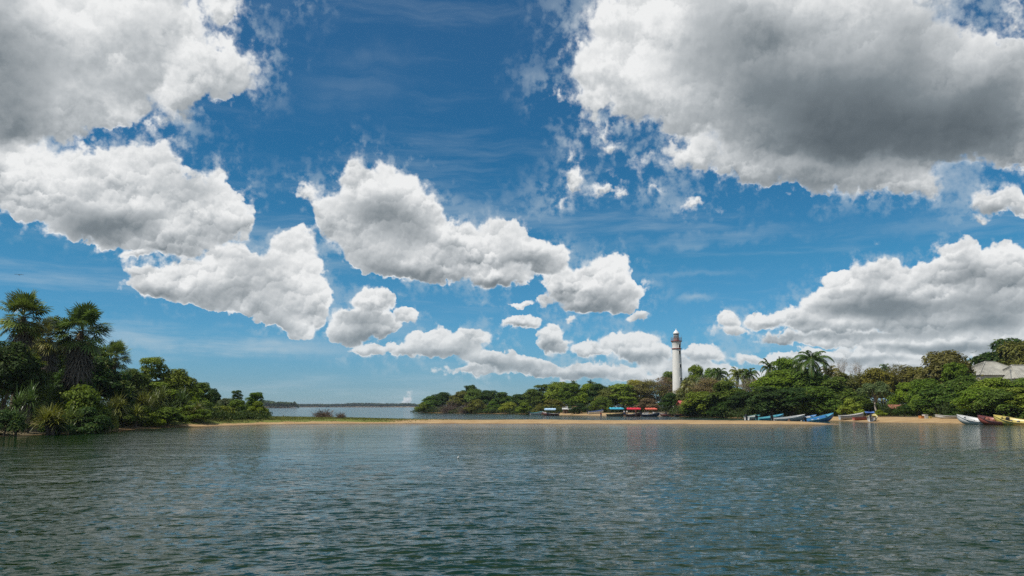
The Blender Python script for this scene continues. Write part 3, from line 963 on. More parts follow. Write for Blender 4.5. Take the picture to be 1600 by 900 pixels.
def palmyra(key, seed, H=11.0, R_=2.6, skirt=0, n=46, yellow=0):
    rs = np.random.RandomState(seed)
    V = []; F = []; T = []
    top = Vector((.25, .1, H - R_ * .78))
    for i in range(n):
        el = R(rs.uniform(-55, 80)) if i > 5 else R(rs.uniform(50, 88))
        a = i * 2.39996 + rs.uniform(-.3, .3)
        d = Vector((cos(a) * cos(el), sin(a) * cos(el), sin(el)))
        v, f = fan_leaf(rs, top + d * .15, d, R_ * .52 * rs.uniform(.7, 1.15), R_ * .48 * rs.uniform(.85, 1.12))
        o = len(V); V += v; F += [tuple(q + o for q in ff) for ff in f]
        t0 = rs.uniform(0, .75) if el > -.15 else rs.uniform(.55, 1.0)
        T += [t0 + rs.uniform(-.1, .1) for _ in f]
    cm = np_mesh('crown', [tuple(v) for v in V], F, tone=T); cm.materials.append(M['frond'])
    mb = MB()
    mb.tube([(0, 0, -.4), (.02, 0, 2), (.12, .03, H * .45), (.2, .08, H * .7), tuple(top)], [.34, .27, .24, .22, .2], 9)
    for i in range(26):                                             # old stalk bases
        a = i * 2.4; z = top.z - .1 - i * .06
        mb.tube([(top.x + cos(a) * .1, top.y + sin(a) * .1, z), (top.x + cos(a) * .42, top.y + sin(a) * .42, z + .35)], [.05, .03], 4)
    tm = bpy.data.meshes.new('trunk'); tm.from_pydata(mb.v, [], mb.f); tm.update(); tm.materials.append(M['bark'])
    parts = [('trunk', tm), ('crown', cm)]
    if skirt:
        V = []; F = []
        for i in range(skirt):
            a = rs.uniform(0, 2 * pi); z = top.z - rs.uniform(.1, 1) ** 1.2 * H * .32 - .2
            d = Vector((cos(a), sin(a), -rs.uniform(.9, 2.4)))
            v, f = fan_leaf(rs, Vector((top.x + cos(a) * .2, top.y + sin(a) * .2, z)), d, R_ * .3, R_ * .36, nseg=9, droop=.6)
            o = len(V); V += v; F += [tuple(q + o for q in ff) for ff in f]
        sk = np_mesh('dead_frond_skirt', [tuple(v) for v in V], F); sk.materials.append(M['dead_frond'])
        parts.append(('dead_frond_skirt', sk))
    make_proto(key, 'fan_palm', H, R_, parts)


def coconut(key, seed, H=11.0, R_=3.6, n=24, lean=.12, wind=.35):
    rs = np.random.RandomState(seed)
    top = Vector((lean * H, .03 * H, H - R_ * .55))
    V = []; F = []; T = []
    for i in range(n):
        el0 = R(78 - 105 * (i / n) ** .9 + rs.uniform(-8, 8)); a = i * 2.39996 + rs.uniform(-.3, .3)
        L = R_ * rs.uniform(.95, 1.15) * (.75 if i < 4 else 1)
        pts = []; p = top.copy(); el = el0
        segs = 11
        for s_ in range(segs + 1):
            pts.append(p.copy())
            d = Vector((cos(a) * cos(el) + wind * .25 * s_ / segs, sin(a) * cos(el), sin(el))).normalized()
            p = p + d * L / segs * 1.15
            el -= R(9.5) * (.6 + s_ / segs)
        side = Vector((-sin(a), cos(a), 0))
        t0 = rs.uniform(0, .7) if el0 > -.2 else rs.uniform(.6, 1)
        for s_ in range(segs):                                      # rachis
            o = len(V); w = side * .035
            V += [pts[s_] - w, pts[s_] + w, pts[s_ + 1] + w, pts[s_ + 1] - w]; F.append((o, o + 1, o + 2, o + 3)); T.append(.9)
        nl = 34
        for q in range(nl):
            u = .10 + .9 * q / nl; j = u * segs; i0 = min(int(j), segs - 1)
            c = pts[i0].lerp(pts[i0 + 1], j - i0); fw = (pts[i0 + 1] - pts[i0]).normalized()
            ll = L * .26 * (sin(pi * min(1, u * .85 + .1)) ** .6) * rs.uniform(.85, 1.1)
            for sg in (-1, 1):
                d = (side * sg + fw * .55 + Vector((0, 0, -.35 - .4 * rs.uniform()))).normalized()
                e = c + d * ll + Vector((0, 0, -.12 * ll)); m_ = c + d * ll * .5
                o = len(V); w = fw * .085
                V += [c, m_ - w, e, m_ + w]; F.append((o, o + 1, o + 2, o + 3)); T.append(min(1, max(0, t0 + rs.uniform(-.15, .15))))
    cm = np_mesh('crown', [tuple(v) for v in V], F, tone=T); cm.materials.append(M['frond'])
    mb = MB()
    pts = [Vector((lean * H * (t ** 1.6), .03 * H * t, -.4 + (top.z + .4) * t)) for t in np.linspace(0, 1, 9)]
    mb.tube(pts, [.26, .2] + [.16 - .005 * i for i in range(7)], 8)
    for k in range(7):
        a = k * .9; mb.lathe([(0.001, -.14), (.12, -.05), (.12, .05), (0.001, .14)], 6, (top.x + cos(a) * .25, top.y + sin(a) * .25, top.z - .2))
    tm = bpy.data.meshes.new('trunk'); tm.from_pydata(mb.v, [], mb.f); tm.update(); tm.materials.append(M['pale_bark'])
    make_proto(key, 'coconut_palm', H, R_, [('trunk', tm), ('crown', cm)])


def pandanus(key, seed, H=2.6, R_=1.7, heads=5):
    rs = np.random.RandomState(seed)
    V = []; F = []; T = []; mb = MB()
    for h_ in range(heads):
        a = rs.uniform(0, 2 * pi); rr = R_ * .55 * rs.uniform(0, 1) * (h_ > 0)
        c = Vector((rr * cos(a), rr * sin(a), H * rs.uniform(.25, .62)))
        mb.tube([(rr * .3 * cos(a), rr * .3 * sin(a), -.3), tuple(c * .6), tuple(c)], [.09, .08, .07], 5)
        L0 = R_ * .68
        for i in range(54):
            el = R(rs.uniform(-5, 86)); b = i * 2.39996
            d = Vector((cos(b) * cos(el), sin(b) * cos(el), sin(el)))
            side = Vector((-sin(b), cos(b), 0)); p = c.copy(); L = L0 * rs.uniform(.75, 1.2)
            prev = None; t0 = rs.uniform(0, .85)
            for s_ in range(5):
                w = side * .052 * (1 - s_ / 4.4) * R_ / 1.7
                row = (p - w, p + w)
                if prev is not None:
                    o = len(V); V += [prev[0], prev[1], row[1], row[0]]; F.append((o, o + 1, o + 2, o + 3)); T.append(t0)
                prev = row; p = p + d * L / 4; d = (d + Vector((0, 0, -.26 - .05 * s_))).normalized()
    cm = np_mesh('leaf_rosettes', [tuple(v) for v in V], F, tone=T); cm.materials.append(M['frond'])
    tm = bpy.data.meshes.new('stems'); tm.from_pydata(mb.v, [], mb.f); tm.update(); tm.materials.append(M['bark'])
    make_proto(key, 'screw_pine', H, R_, [('stems', tm), ('leaf_rosettes', cm)])


def dead_tangle(key, seed, thing_name, H=1.6, R_=2.4, n=150, r0=.035):
    rs = np.random.RandomState(seed); mb = MB()
    for i in range(n):
        a = rs.uniform(0, 2 * pi); b = Vector((rs.normal(0, .35) * R_ * .6, rs.normal(0, .3) * R_ * .4, -.1))
        d = Vector((cos(a) * rs.uniform(.2, 1), sin(a) * rs.uniform(.2, 1), rs.uniform(.25, 1.1))).normalized()
        L = rs.uniform(.5, 1.0) * min(H * 1.25, R_)
        pts = [b]; p = b
        for s_ in range(4):
            d = (d + Vector(rand_dir(rs, 1)[0]) * .38 + Vector((0, 0, -.12 * s_))).normalized()
            p = p + d * L / 4; p = Vector((p.x, p.y, min(p.z, H))); pts.append(p)
        r_ = r0 * rs.uniform(.5, 1.3)
        mb.tube(pts, [r_, r_ * .8, r_ * .6, r_ * .4, r_ * .2], 4, cap=False)
        for q in range(3):
            e = pts[rs.randint(1, 4)]; d2 = (d + Vector(rand_dir(rs, 1)[0])).normalized() * L * .35
            mb.tube([e, e + d2], [r_ * .4, r_ * .1], 3, cap=False)
    tm = bpy.data.meshes.new('branches'); tm.from_pydata(mb.v, [], mb.f); tm.update(); tm.materials.append(M['dead'])
    make_proto(key, thing_name, H, R_, [('branches', tm)])


broad('R1', 'broadleaf_tree', 11, 8.0, 3.4, .9, 46, 19000, .34, 'round')
broad('R2', 'broadleaf_tree', 12, 8.0, 3.5, 1.1, 52, 19000, .32, 'round')
broad('R3', 'broadleaf_tree', 13, 8.5, 3.4, .8, 44, 18000, .36, 'round')
broad('U1', 'umbrella_tree', 21, 9.0, 4.6, 2.2, 72, 18000, .36, 'umbrella', bark='pale_bark', n_limb=14)
broad('U2', 'umbrella_tree', 22, 9.0, 4.6, 2.0, 76, 18000, .34, 'umbrella', n_limb=14)
broad('L1', 'tall_leafy_tree', 31, 11.0, 3.7, 1.4, 80, 22000, .34, 'tall')
broad('L2', 'tall_leafy_tree', 32, 11.0, 3.5, 1.6, 76, 21000, .36, 'tall')
broad('S1', 'shrub', 41, 3.6, 2.4, .0, 30, 9000, .24, 'shrub', r0=.1)
broad('S2', 'shrub', 42, 3.6, 2.5, .0, 26, 9000, .26, 'shrub', r0=.1)
broad('S3', 'shrub', 43, 3.8, 2.4, .0, 34, 9500, .22, 'shrub', r0=.1)
broad('B1', 'sparse_tree', 51, 9.0, 3.9, 2.0, 36, 6500, .26, 'round', bark='pale_bark', n_limb=26, twigs=6)
broad('B2', 'sparse_tree', 52, 9.5, 4.0, 2.2, 38, 6000, .25, 'tall', bark='pale_bark', n_limb=28, twigs=6)
broad('N1', 'bare_tree', 61, 9.5, 3.0, 2.6, 26, 420, .2, 'tall', bark='pale_bark', n_limb=24, twigs=9)
broad('W1', 'pale_trunk_tree', 71, 8.0, 3.0, 3.8, 20, 5500, .28, 'round', bark='pale_bark', n_limb=14, r0=.2, lean=.02)
palmyra('P1', 1, R_=2.7, skirt=14, n=62)
palmyra('P2', 2, R_=2.7, skirt=120, n=64)
palmyra('P3', 3, R_=2.5, skirt=60, n=58)
coconut('C1', 5, n=20, wind=.1); coconut('C2', 6, lean=-.08, n=22); coconut('C3', 7, lean=.04, n=20, wind=.6)
pandanus('A1', 8); pandanus('A2', 9, heads=7); pandanus('A3', 10, heads=3)
dead_tangle('D1', 14, 'dead_bush', 1.5, 2.3, 190)
dead_tangle('D2', 15, 'dead_branches', 3.4, 4.0, 230, .06)

USED = set()


def plant(key, loc, H, width, tint, label, cat, group=None, rz=None):
    p = PROTO[key]
    first = key not in USED
    USED.add(key)
    rs = random.Random(label)
    root = empty(p['name'], loc, rs.uniform(0, 6.28) if rz is None else rz)
    sx = width / (2 * p['R']) * {'P': 1.14, 'R': 1.16, 'L': 1.15, 'U': 1.05, 'S': 1.15, 'A': 1.15, 'B': 1.15}.get(key[0], 1.0); sz = H / p['H']
    root.scale = (sx, sx * rs.uniform(.92, 1.06), sz)
    tag(root, label, cat, group)
    for nm, me in p['parts']:
        o = link(nm, me, root)
        if nm in ('crown', 'leaf_rosettes'):
            q = rs.uniform(.82, 1.16); w_ = rs.uniform(-.14, .12)
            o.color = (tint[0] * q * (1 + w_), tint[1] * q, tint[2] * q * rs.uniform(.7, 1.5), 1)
    return root


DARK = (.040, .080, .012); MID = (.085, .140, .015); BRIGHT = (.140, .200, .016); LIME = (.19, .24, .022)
OLIVE = (.135, .135, .026); BROWN = (.19, .135, .06); YEL = (.25, .24, .03); PALM = (.105, .155, .03); PALMY = (.165, .185, .035); GREY = (.115, .15, .05)

CATN = dict(R='tree', U='tree', L='tree', S='shrub', B='tree', N='tree', W='tree', P='palm', C='palm', A='screw pine', D='dead branches')


def shore_y(x, lst=None):
    """distance of the waterline straight below a photo column"""
    pts = MAIN[:22] if lst is None else lst
    cols = [(p[0] / p[1] * FPX * 1.011 + 800, p[1]) for p in pts]
    return float(np.interp(x, [c[0] for c in cols], [c[1] for c in cols]))


def put(rows, group, fit=None):
    for (key, x, top, w, Y, tint, label) in rows:
        zt0 = at(x, top, Y).z
        if fit: Y = fit(x, Y)
        g = at(x, 645, Y)
        z = hgt(g.x, g.y)
        zt = at(x, top, Y).z
        plant(key, (g.x, g.y, z - .05), zt - z, w * Y / FPX * 1.0, tint, label, CATN[key[0]], group)

# ------------------------------------------------------------------ plants, one by one: kind, photo column, top row, width, distance, colour, label
put([
    ('P3', 20, 459, 82, 86, PALM, 'tall fan palm at the left edge with the highest crown of all'),
    ('P2', 113, 481, 90, 89, PALM, 'tall fan palm with a thick skirt of grey dead fronds below its crown'),
    ('P3', 69, 499, 66, 96, PALMY, 'yellowing fan palm half hidden between the two tall fan palms'),
    ('P1', 172, 535, 46, 108, PALM, 'smallest fan palm, standing apart at the right end of the fan palms'),
    ('P3', 36, 556, 58, 84, PALMY, 'short yellow-green fan palm whose crown sits under the tallest fan palm'),
], 'fan palms on the left bank')
put([
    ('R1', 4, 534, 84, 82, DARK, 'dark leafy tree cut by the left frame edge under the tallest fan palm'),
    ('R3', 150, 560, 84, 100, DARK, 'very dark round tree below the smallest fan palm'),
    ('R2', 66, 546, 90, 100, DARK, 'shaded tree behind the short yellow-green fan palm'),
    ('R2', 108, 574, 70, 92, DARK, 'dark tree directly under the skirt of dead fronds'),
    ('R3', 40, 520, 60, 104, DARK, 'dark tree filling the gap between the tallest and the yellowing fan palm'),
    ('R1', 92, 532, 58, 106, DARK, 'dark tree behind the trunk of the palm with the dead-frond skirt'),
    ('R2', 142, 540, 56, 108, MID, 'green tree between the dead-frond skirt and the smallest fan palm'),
    ('L1', 234, 559, 56, 122, LIME, 'bright tree with the highest leafy crown right of the fan palms'),
    ('R1', 270, 577, 58, 124, BRIGHT, 'bright rounded tree on the right shoulder of the highest leafy crown'),
    ('R2', 202, 577, 60, 114, MID, 'green tree between the smallest fan palm and the highest leafy crown'),
    ('R3', 250, 598, 70, 116, BRIGHT, 'bright bushy tree halfway down the slope below the highest leafy crown'),
    ('L2', 312, 598, 34, 140, MID, 'narrow tree sticking up where the left thicket slopes to the water'),
    ('R1', 330, 607, 26, 152, DARK, 'small dark round tree at the foot of the sloping left thicket'),
    ('R3', 296, 606, 50, 132, BRIGHT, 'bright tree in front of the narrow tree on the left thicket slope'),
    ('L1', 369, 610, 22, 146, DARK, 'small dark pointed tree beyond the dip in the left thicket'),
    ('L2', 398, 613, 26, 142, MID, 'loose thin tree at the right tip of the left bank'),
    ('R2', 352, 622, 30, 150, GREY, 'low grey-green tree in the dip of the left thicket'),
], 'leafy trees on the left bank')
put([
    ('S1', 124, 602, 76, 86, BRIGHT, 'bright shrub spreading below the skirt of dead palm fronds'),
    ('S2', 136, 636, 66, 82, DARK, 'dark shrub overhanging the water left of the small yellow shrub'),
    ('S3', 10, 640, 60, 75, DARK, 'dark shrub touching the water at the left frame edge'),
    ('S2', 92, 648, 44, 79, MID, 'low green shrub at the water under the big arching screw pine'),
    ('S3', 171, 644, 30, 90, YEL, 'small yellow shrub at the waterline beside the sand patch'),
    ('S1', 190, 634, 46, 98, MID, 'green shrub just behind the small yellow shrub'),
    ('S2', 226, 634, 56, 102, BRIGHT, 'bright shrub behind the little sand patch on the left bank'),
    ('S1', 262, 636, 56, 106, MID, 'shrub hanging over the water at the left end of the grass strip'),
    ('S3', 298, 632, 56, 113, BRIGHT, 'bright shrub above the start of the grass strip'),
    ('S2', 322, 626, 52, 124, BRIGHT, 'rounded shrub behind the grass strip below the small dark round tree'),
    ('S1', 346, 634, 50, 124, LIME, 'lime shrub low behind the middle of the grass strip'),
    ('S3', 372, 624, 44, 128, MID, 'green shrub under the small dark pointed tree'),
    ('S2', 400, 627, 36, 129, BRIGHT, 'last bright shrub at the right end of the left bank'),
    ('S1', 64, 580, 60, 88, MID, 'upright shrub between the short fan palm and the dead-frond skirt'),
], 'shrubs along the left bank')
put([
    ('A2', 82, 618, 84, 77.5, PALMY, 'biggest screw pine, long leaves arching over the water near the left corner'),
    ('A1', 44, 596, 62, 79, PALM, 'screw pine just below the short yellow-green fan palm'),
    ('A3', 28, 634, 56, 75, PALM, 'screw pine at the water near the left frame edge'),
    ('A2', 70, 574, 50, 84, PALM, 'screw pine high up between the fan palm trunks'),
    ('A1', 112, 634, 44, 81, PALM, 'screw pine right beside the biggest arching screw pine'),
    ('A2', 182, 602, 56, 97, PALMY, 'screw pine above the small yellow shrub'),
    ('A3', 196, 582, 46, 104, PALM, 'screw pine below and right of the smallest fan palm'),
    ('A1', 225, 606, 50, 104, PALMY, 'screw pine in the slope below the highest leafy crown'),
    ('A2', 160, 614, 44, 91, PALM, 'screw pine under the very dark round tree'),
    ('A2', 250, 588, 48, 108, PALMY, 'screw pine high on the slope just below the crown shoulder'),
    ('A3', 214, 622, 50, 99, PALMY, 'screw pine directly behind the little sand patch'),
    ('A1', 280, 604, 48, 114, PALM, 'screw pine in the middle of the bright bushy slope'),
    ('A2', 308, 622, 44, 113, PALMY, 'screw pine above the left part of the grass strip'),
    ('A3', 150, 590, 44, 93, PALMY, 'screw pine right of the dead-frond skirt'),
], 'screw pines on the left bank')
put([
    ('D1', 506, 636, 56, 158, DARK, 'wide dead grey-brown bush lying on the grassy end of the sandbar'),
    ('D1', 532, 641, 26, 152, DARK, 'small dead twig heap right beside the wide dead bush'),
], 'dead bushes on the sandbar')

# headland
put([
    ('S1', 660, 629, 24, 334, BRIGHT, 'low mangrove at the very tip of the headland'),
    ('R1', 674, 619, 30, 342, MID, 'mangrove second from the tip of the headland'),
    ('R2', 692, 613, 36, 350, DARK, 'dark mangrove behind the left end of the dead root tangle'),
    ('R3', 716, 612, 40, 352, OLIVE, 'olive mangrove over the dead root tangle'),
    ('R1', 741, 608, 38, 362, MID, 'mangrove below the lone raised crown on the headland'),
    ('L2', 734, 602, 24, 372, DARK, 'lone raised dark crown on top of the headland'),
    ('R2', 762, 610, 38, 366, DARK, 'dark mangrove right of the lone raised crown'),
    ('R3', 788, 613, 38, 362, MID, 'green mangrove in the middle of the headland'),
    ('R1', 812, 616, 36, 356, DARK, 'dark mangrove where the headland skyline dips'),
    ('R2', 832, 608, 34, 345, MID, 'green tree rising right of the dip in the headland skyline'),
    ('S2', 770, 627, 34, 340, MID, 'shrub at the water left of the little headland beach'),
    ('S3', 744, 624, 36, 338, OLIVE, 'olive shrub hanging over the right side of the root tangle'),
    ('S1', 796, 628, 34, 334, LIME, 'lime bush at the water right of the little headland beach'),
    ('S2', 822, 629, 30, 322, BRIGHT, 'bright bush at the water left of the blue covered boat'),
    ('S3', 842, 634, 20, 305, OLIVE, 'olive bush touching the blue covered boat'),
], 'mangroves on the headland', fit=lambda x, Y: shore_y(x) + 1.5 + max(0, (Y - (332 if x < 800 else 322))) * .75)
put([
    ('D2', 701, 624, 40, 331, DARK, 'brown tangle of dead mangrove roots on the headland shore'),
    ('D2', 728, 626, 34, 333, DARK, 'second tangle of dead roots nearer the middle of the headland'),
], 'dead root tangles on the headland', fit=lambda x, Y: shore_y(x) + 1.0)

# wood behind the canopied boats
put([
    ('L1', 852, 601, 44, 300, MID, 'green tree above the blue covered boat'),
    ('R1', 873, 597, 46, 292, BRIGHT, 'bright broad tree left of the small beach'),
    ('U2', 893, 599, 50, 284, MID, 'layered green tree above the pale sheet roof'),
    ('R3', 915, 600, 48, 284, BRIGHT, 'bright tree above the ochre hut'),
    ('R2', 934, 600, 44, 282, DARK, 'dark tree right of the ochre hut'),
    ('R1', 952, 607, 42, 276, OLIVE, 'olive tree over the cyan canopy boat'),
    ('U1', 972, 600, 56, 274, LIME, 'lime layered tree over the red canopy boat'),
    ('U2', 996, 594, 56, 280, YEL, 'yellow-green layered tree between the red and orange canopies'),
    ('B1', 1016, 593, 56, 276, OLIVE, 'sparse olive tree over the orange canopy boat'),
    ('B2', 1038, 589, 56, 278, BROWN, 'sparse brown tree standing left of the lighthouse'),
    ('L2', 1047, 581, 26, 300, MID, 'green tree peeking out behind the left side of the lighthouse'),
    ('R2', 1049, 614, 34, 245, DARK, 'dark round tree in front of the foot of the lighthouse'),
    ('B1', 1066, 606, 40, 250, OLIVE, 'thin twiggy tree across the lower part of the lighthouse'),
    ('S1', 862, 624, 40, 280, OLIVE, 'olive bush behind the blue covered boat'),
    ('S2', 905, 630, 30, 254, DARK, 'dark bush under the bright tree by the ochre hut'),
    ('S3', 940, 620, 36, 264, MID, 'bush behind the person in red'),
    ('S1', 1012, 622, 36, 262, BROWN, 'brownish bush behind the orange canopy boat'),
], 'trees behind the canopied boats')
put([
    ('C1', 897, 592, 16, 300, (.065, .105, .022), 'small coconut palm top over the layered green tree'),
    ('C2', 923, 593, 18, 300, (.065, .105, .022), 'small coconut palm top over the bright tree by the hut'),
    ('C3', 955, 600, 12, 300, (.065, .105, .022), 'tiny coconut palm top in the skyline dip left of the lime tree'),
    ('C1', 1126, 571, 32, 232, (.065, .105, .022), 'leftmost coconut palm right of the lighthouse'),
    ('C2', 1152, 573, 34, 226, PALMY, 'yellowed coconut palm second to the right of the lighthouse'),
    ('C3', 1172, 572, 34, 224, (.065, .105, .022), 'coconut palm at the right end of the palm row'),
    ('C1', 1142, 588, 32, 218, PALMY, 'low coconut palm with drooping fronds in the palm row'),
    ('C2', 1201, 560, 28, 222, (.065, .105, .022), 'coconut palm standing up between the palm row and the bright crown'),
    ('C3', 1196, 588, 32, 206, YEL, 'low coconut palm with yellow fronds left of the big green tree'),
    ('C1', 1278, 544, 62, 188, (.06, .105, .02), 'biggest coconut palm, the tallest crown right of the lighthouse'),
    ('C2', 1258, 562, 30, 200, (.065, .105, .022), 'coconut palm crowded against the left of the biggest one'),
    ('C3', 1298, 568, 36, 192, OLIVE, 'dull coconut palm drooping right of the biggest one'),
    ('C2', 1222, 557, 16, 224, (.065, .105, .022), 'tiny coconut palm top over the bright crown'),
    ('C1', 1384, 565, 20, 232, (.065, .105, .022), 'coconut palm top in the olive trees far right of the biggest one'),
    ('C3', 1100, 583, 30, 236, (.065, .105, .022), 'coconut palm tangled in the trees just right of the lighthouse'),
    ('C1', 1074, 592, 26, 232, PALMY, 'low coconut palm touching the right side of the lighthouse'),
], 'coconut palms on the far bank')
put([
    ('U1', 1090, 571, 34, 262, BRIGHT, 'flat-topped bright tree right behind the lighthouse'),
    ('U2', 1116, 576, 40, 256, BRIGHT, 'flat-topped tree second to the right of the lighthouse'),
    ('R1', 1080, 590, 44, 250, OLIVE, 'olive tree touching the right side of the lighthouse'),
    ('B1', 1112, 590, 60, 236, BROWN, 'sparse brown tree under the leftmost coconut palm'),
    ('R2', 1097, 612, 56, 212, BRIGHT, 'bright waterside tree below the sparse brown tree'),
    ('R3', 1140, 597, 64, 210, MID, 'green waterside tree below the palm row'),
    ('R1', 1164, 612, 56, 204, DARK, 'dark waterside tree right below the palm row'),
    ('B2', 1172, 592, 50, 220, BROWN, 'brown sparse tree among the palm row trunks'),
    ('U1', 1234, 560, 62, 212, BRIGHT, 'bright flat crown left of the biggest coconut palm'),
    ('R1', 1222, 580, 84, 192, BRIGHT, 'big bright green tree over the teal boats'),
    ('R2', 1262, 577, 80, 190, MID, 'big green tree right beside the big bright one'),
    ('R3', 1206, 604, 72, 176, DARK, 'dark tree hanging over the leftmost beached boat'),
    ('R1', 1240, 606, 76, 172, DARK, 'dark tree hanging over the white and teal boat'),
    ('R2', 1276, 604, 76, 172, MID, 'green tree hanging over the blue boat'),
    ('R3', 1304, 590, 60, 182, MID, 'green tree below the dull drooping coconut palm'),
    ('R3', 1322, 583, 64, 204, OLIVE, 'olive tree filling the canopy under the first bare tree'),
    ('N1', 1318, 562, 38, 226, BROWN, 'bare twiggy tree against the sky right of the biggest coconut palm'),
    ('N1', 1342, 566, 34, 222, BROWN, 'second bare tree, just right of the twiggy one'),
    ('B1', 1348, 582, 60, 206, OLIVE, 'sparse olive tree below the bare trees'),
    ('R2', 1372, 576, 60, 204, OLIVE, 'olive tree right of the bare trees'),
    ('B2', 1402, 570, 66, 206, OLIVE, 'wide olive tree behind the pale-trunked tree'),
    ('R1', 1432, 574, 60, 204, OLIVE, 'olive tree left of the high crown by the pale roofs'),
    ('W1', 1371, 596, 54, 166, GREY, 'tree with a slim pale trunk above the striped boat'),
    ('R3', 1346, 612, 42, 172, MID, 'green tree behind the blue tarpaulin'),
    ('S2', 1330, 622, 34, 164, LIME, 'lime round bush above the small grey boat'),
    ('S1', 1375, 640, 18, 160, LIME, 'little bright bush at the foot of the pale trunk'),
    ('R1', 1421, 598, 48, 178, BRIGHT, 'bright round tree above the brown tiled roof'),
    ('R2', 1452, 592, 56, 172, MID, 'green tree above the orange cargo heap'),
    ('R2', 1486, 549, 84, 190, OLIVE, 'high uneven crown left of the pale roofs'),
    ('L2', 1500, 568, 44, 184, BRIGHT, 'upright tree between the high crown and the pale roofs'),
    ('R3', 1480, 600, 74, 158, MID, 'green tree low over the long white boat'),
    ('R1', 1510, 588, 60, 166, MID, 'green tree in front of the left pale roof'),
    ('R2', 1556, 591, 84, 160, BRIGHT, 'bright tree covering the eaves of the left pale roof'),
    ('R3', 1598, 591, 76, 156, BRIGHT, 'bright tree at the right frame edge in front of the pale roofs'),
    ('R3', 1576, 531, 110, 232, DARK, 'large dark tree towering behind the pale roofs'),
    ('R2', 1612, 534, 90, 226, OLIVE, 'dark olive tree behind the roofs cut by the right frame edge'),
    ('R1', 1530, 606, 66, 144, BRIGHT, 'green tree hanging over the white boat on the right'),
    ('R2', 1566, 608, 70, 140, MID, 'mid-green tree hanging over the red boat'),
    ('R3', 1600, 606, 66, 138, BRIGHT, 'green tree hanging over the yellow boat'),
    ('S3', 1436, 618, 40, 168, BRIGHT, 'bright shrub behind the orange cargo heap'),
    ('S1', 1412, 632, 30, 162, DARK, 'dark shrub beside the brown tiled roof'),
    ('S2', 1492, 630, 40, 154, DARK, 'dark shrub just behind the long white boat'),
    ('S3', 1540, 636, 44, 144, DARK, 'dark shrub between the white boat and the red boat'),
    ('S1', 1586, 634, 40, 140, DARK, 'dark shrub behind the yellow boat'),
    ('S2', 1602, 642, 24, 134, MID, 'green shrub at the water beside the yellow boat'),
    ('S3', 1130, 628, 50, 202, DARK, 'dark shrub over the dark mooring bank below the palms'),
    ('S1', 1186, 624, 44, 188, DARK, 'dark shrub just left of the leftmost beached boat'),
    ('S2', 1300, 624, 40, 168, MID, 'green shrub right behind the blue boat'),
    ('S1', 1080, 628, 34, 222, MID, 'green shrub right of the red tin roof'),
], 'trees on the right bank', fit=lambda x, Y: max(shore_y(x) + 3, Y - (9 if x > 1480 or x < 1210 else 0)))


# low growth nobody could count: fills the floor of the woods
def undergrowth(name, label, spots, n, leaf, seed, tint):
    rs = np.random.RandomState(seed)
    Ps = []; Ds = []
    for (x, Y, w, h) in spots:
        h = h * rs.uniform(.45, 1.0)
        c = at(x + rs.uniform(-4, 4), 645, Y + rs.uniform(-2, 2)); z = hgt(c.x, c.y); k = max(60, int(n * w * h))
        a = rs.uniform(0, 2 * pi, k); r_ = np.sqrt(rs.uniform(0, 1, k)) * w
        hh = h * (1 - (r_ / w) ** 2 * .6)
        Ps.append(np.stack([c.x + r_ * np.cos(a), c.y + r_ * np.sin(a) * .8, z + hh * rs.uniform(0, 1, k) ** .6], 1))
    P_ = np.concatenate(Ps)
    V, F = leaf_quads(P_, np.tile([0, -.2, .7], (len(P_), 1)), leaf, rs, .5, .8)
    me = np_mesh(name, V, F, tone=rs.uniform(0, 1, len(F)))
    o = link(name, me, None, (M['leaf'],)); o.color = tint + (1,)
    tag(o, label, 'undergrowth', kind='stuff')


rr = random.Random(4)
undergrowth('undergrowth', 'dense low growth under the trees of the far bank',
            [(x, Y, 3.6, 3.0) for x in range(655, 850, 9) for Y in (shore_y(x) + 5, shore_y(x) + 16, shore_y(x) + 30)] +
            [(x, Y, 3.4, 3.2) for x in range(850, 1080, 9) for Y in (272, 288)] +
            [(x, Y, 3.4, 3.6) for x in range(1060, 1200, 9) for Y in (shore_y(x) + 6, shore_y(x) + 16, shore_y(x) + 32)] +
            [(x, Y, 3.2, 3.6) for x in range(1195, 1330, 9) for Y in (180, 194, 210)] +
            [(x, Y, 3.2, 3.4) for x in range(1330, 1470, 9) for Y in (174, 188, 204)] +
            [(x, Y, 3.2, 3.6) for x in range(1490, 1640, 9) for Y in (shore_y(x) + 22, shore_y(x) + 36, 186)], 55, .42, 5, (.045, .072, .018))
undergrowth('bank_undergrowth', 'dense low growth under the palms of the left bank',
            [(x, Y, 2.2, 2.6) for x, Y in [(x, 79 + (x + 60) * .10 + k) for x in range(-60, 200, 12) for k in (0, 6, 14, 22)]] +
            [(x, Y, 2.6, 2.6) for x, Y in [(x, 104 + (x - 200) * .11 + k) for x in range(200, 405, 10) for k in (0, 7, 16, 28)]], 70, .34, 6, (.040, .068, .016))


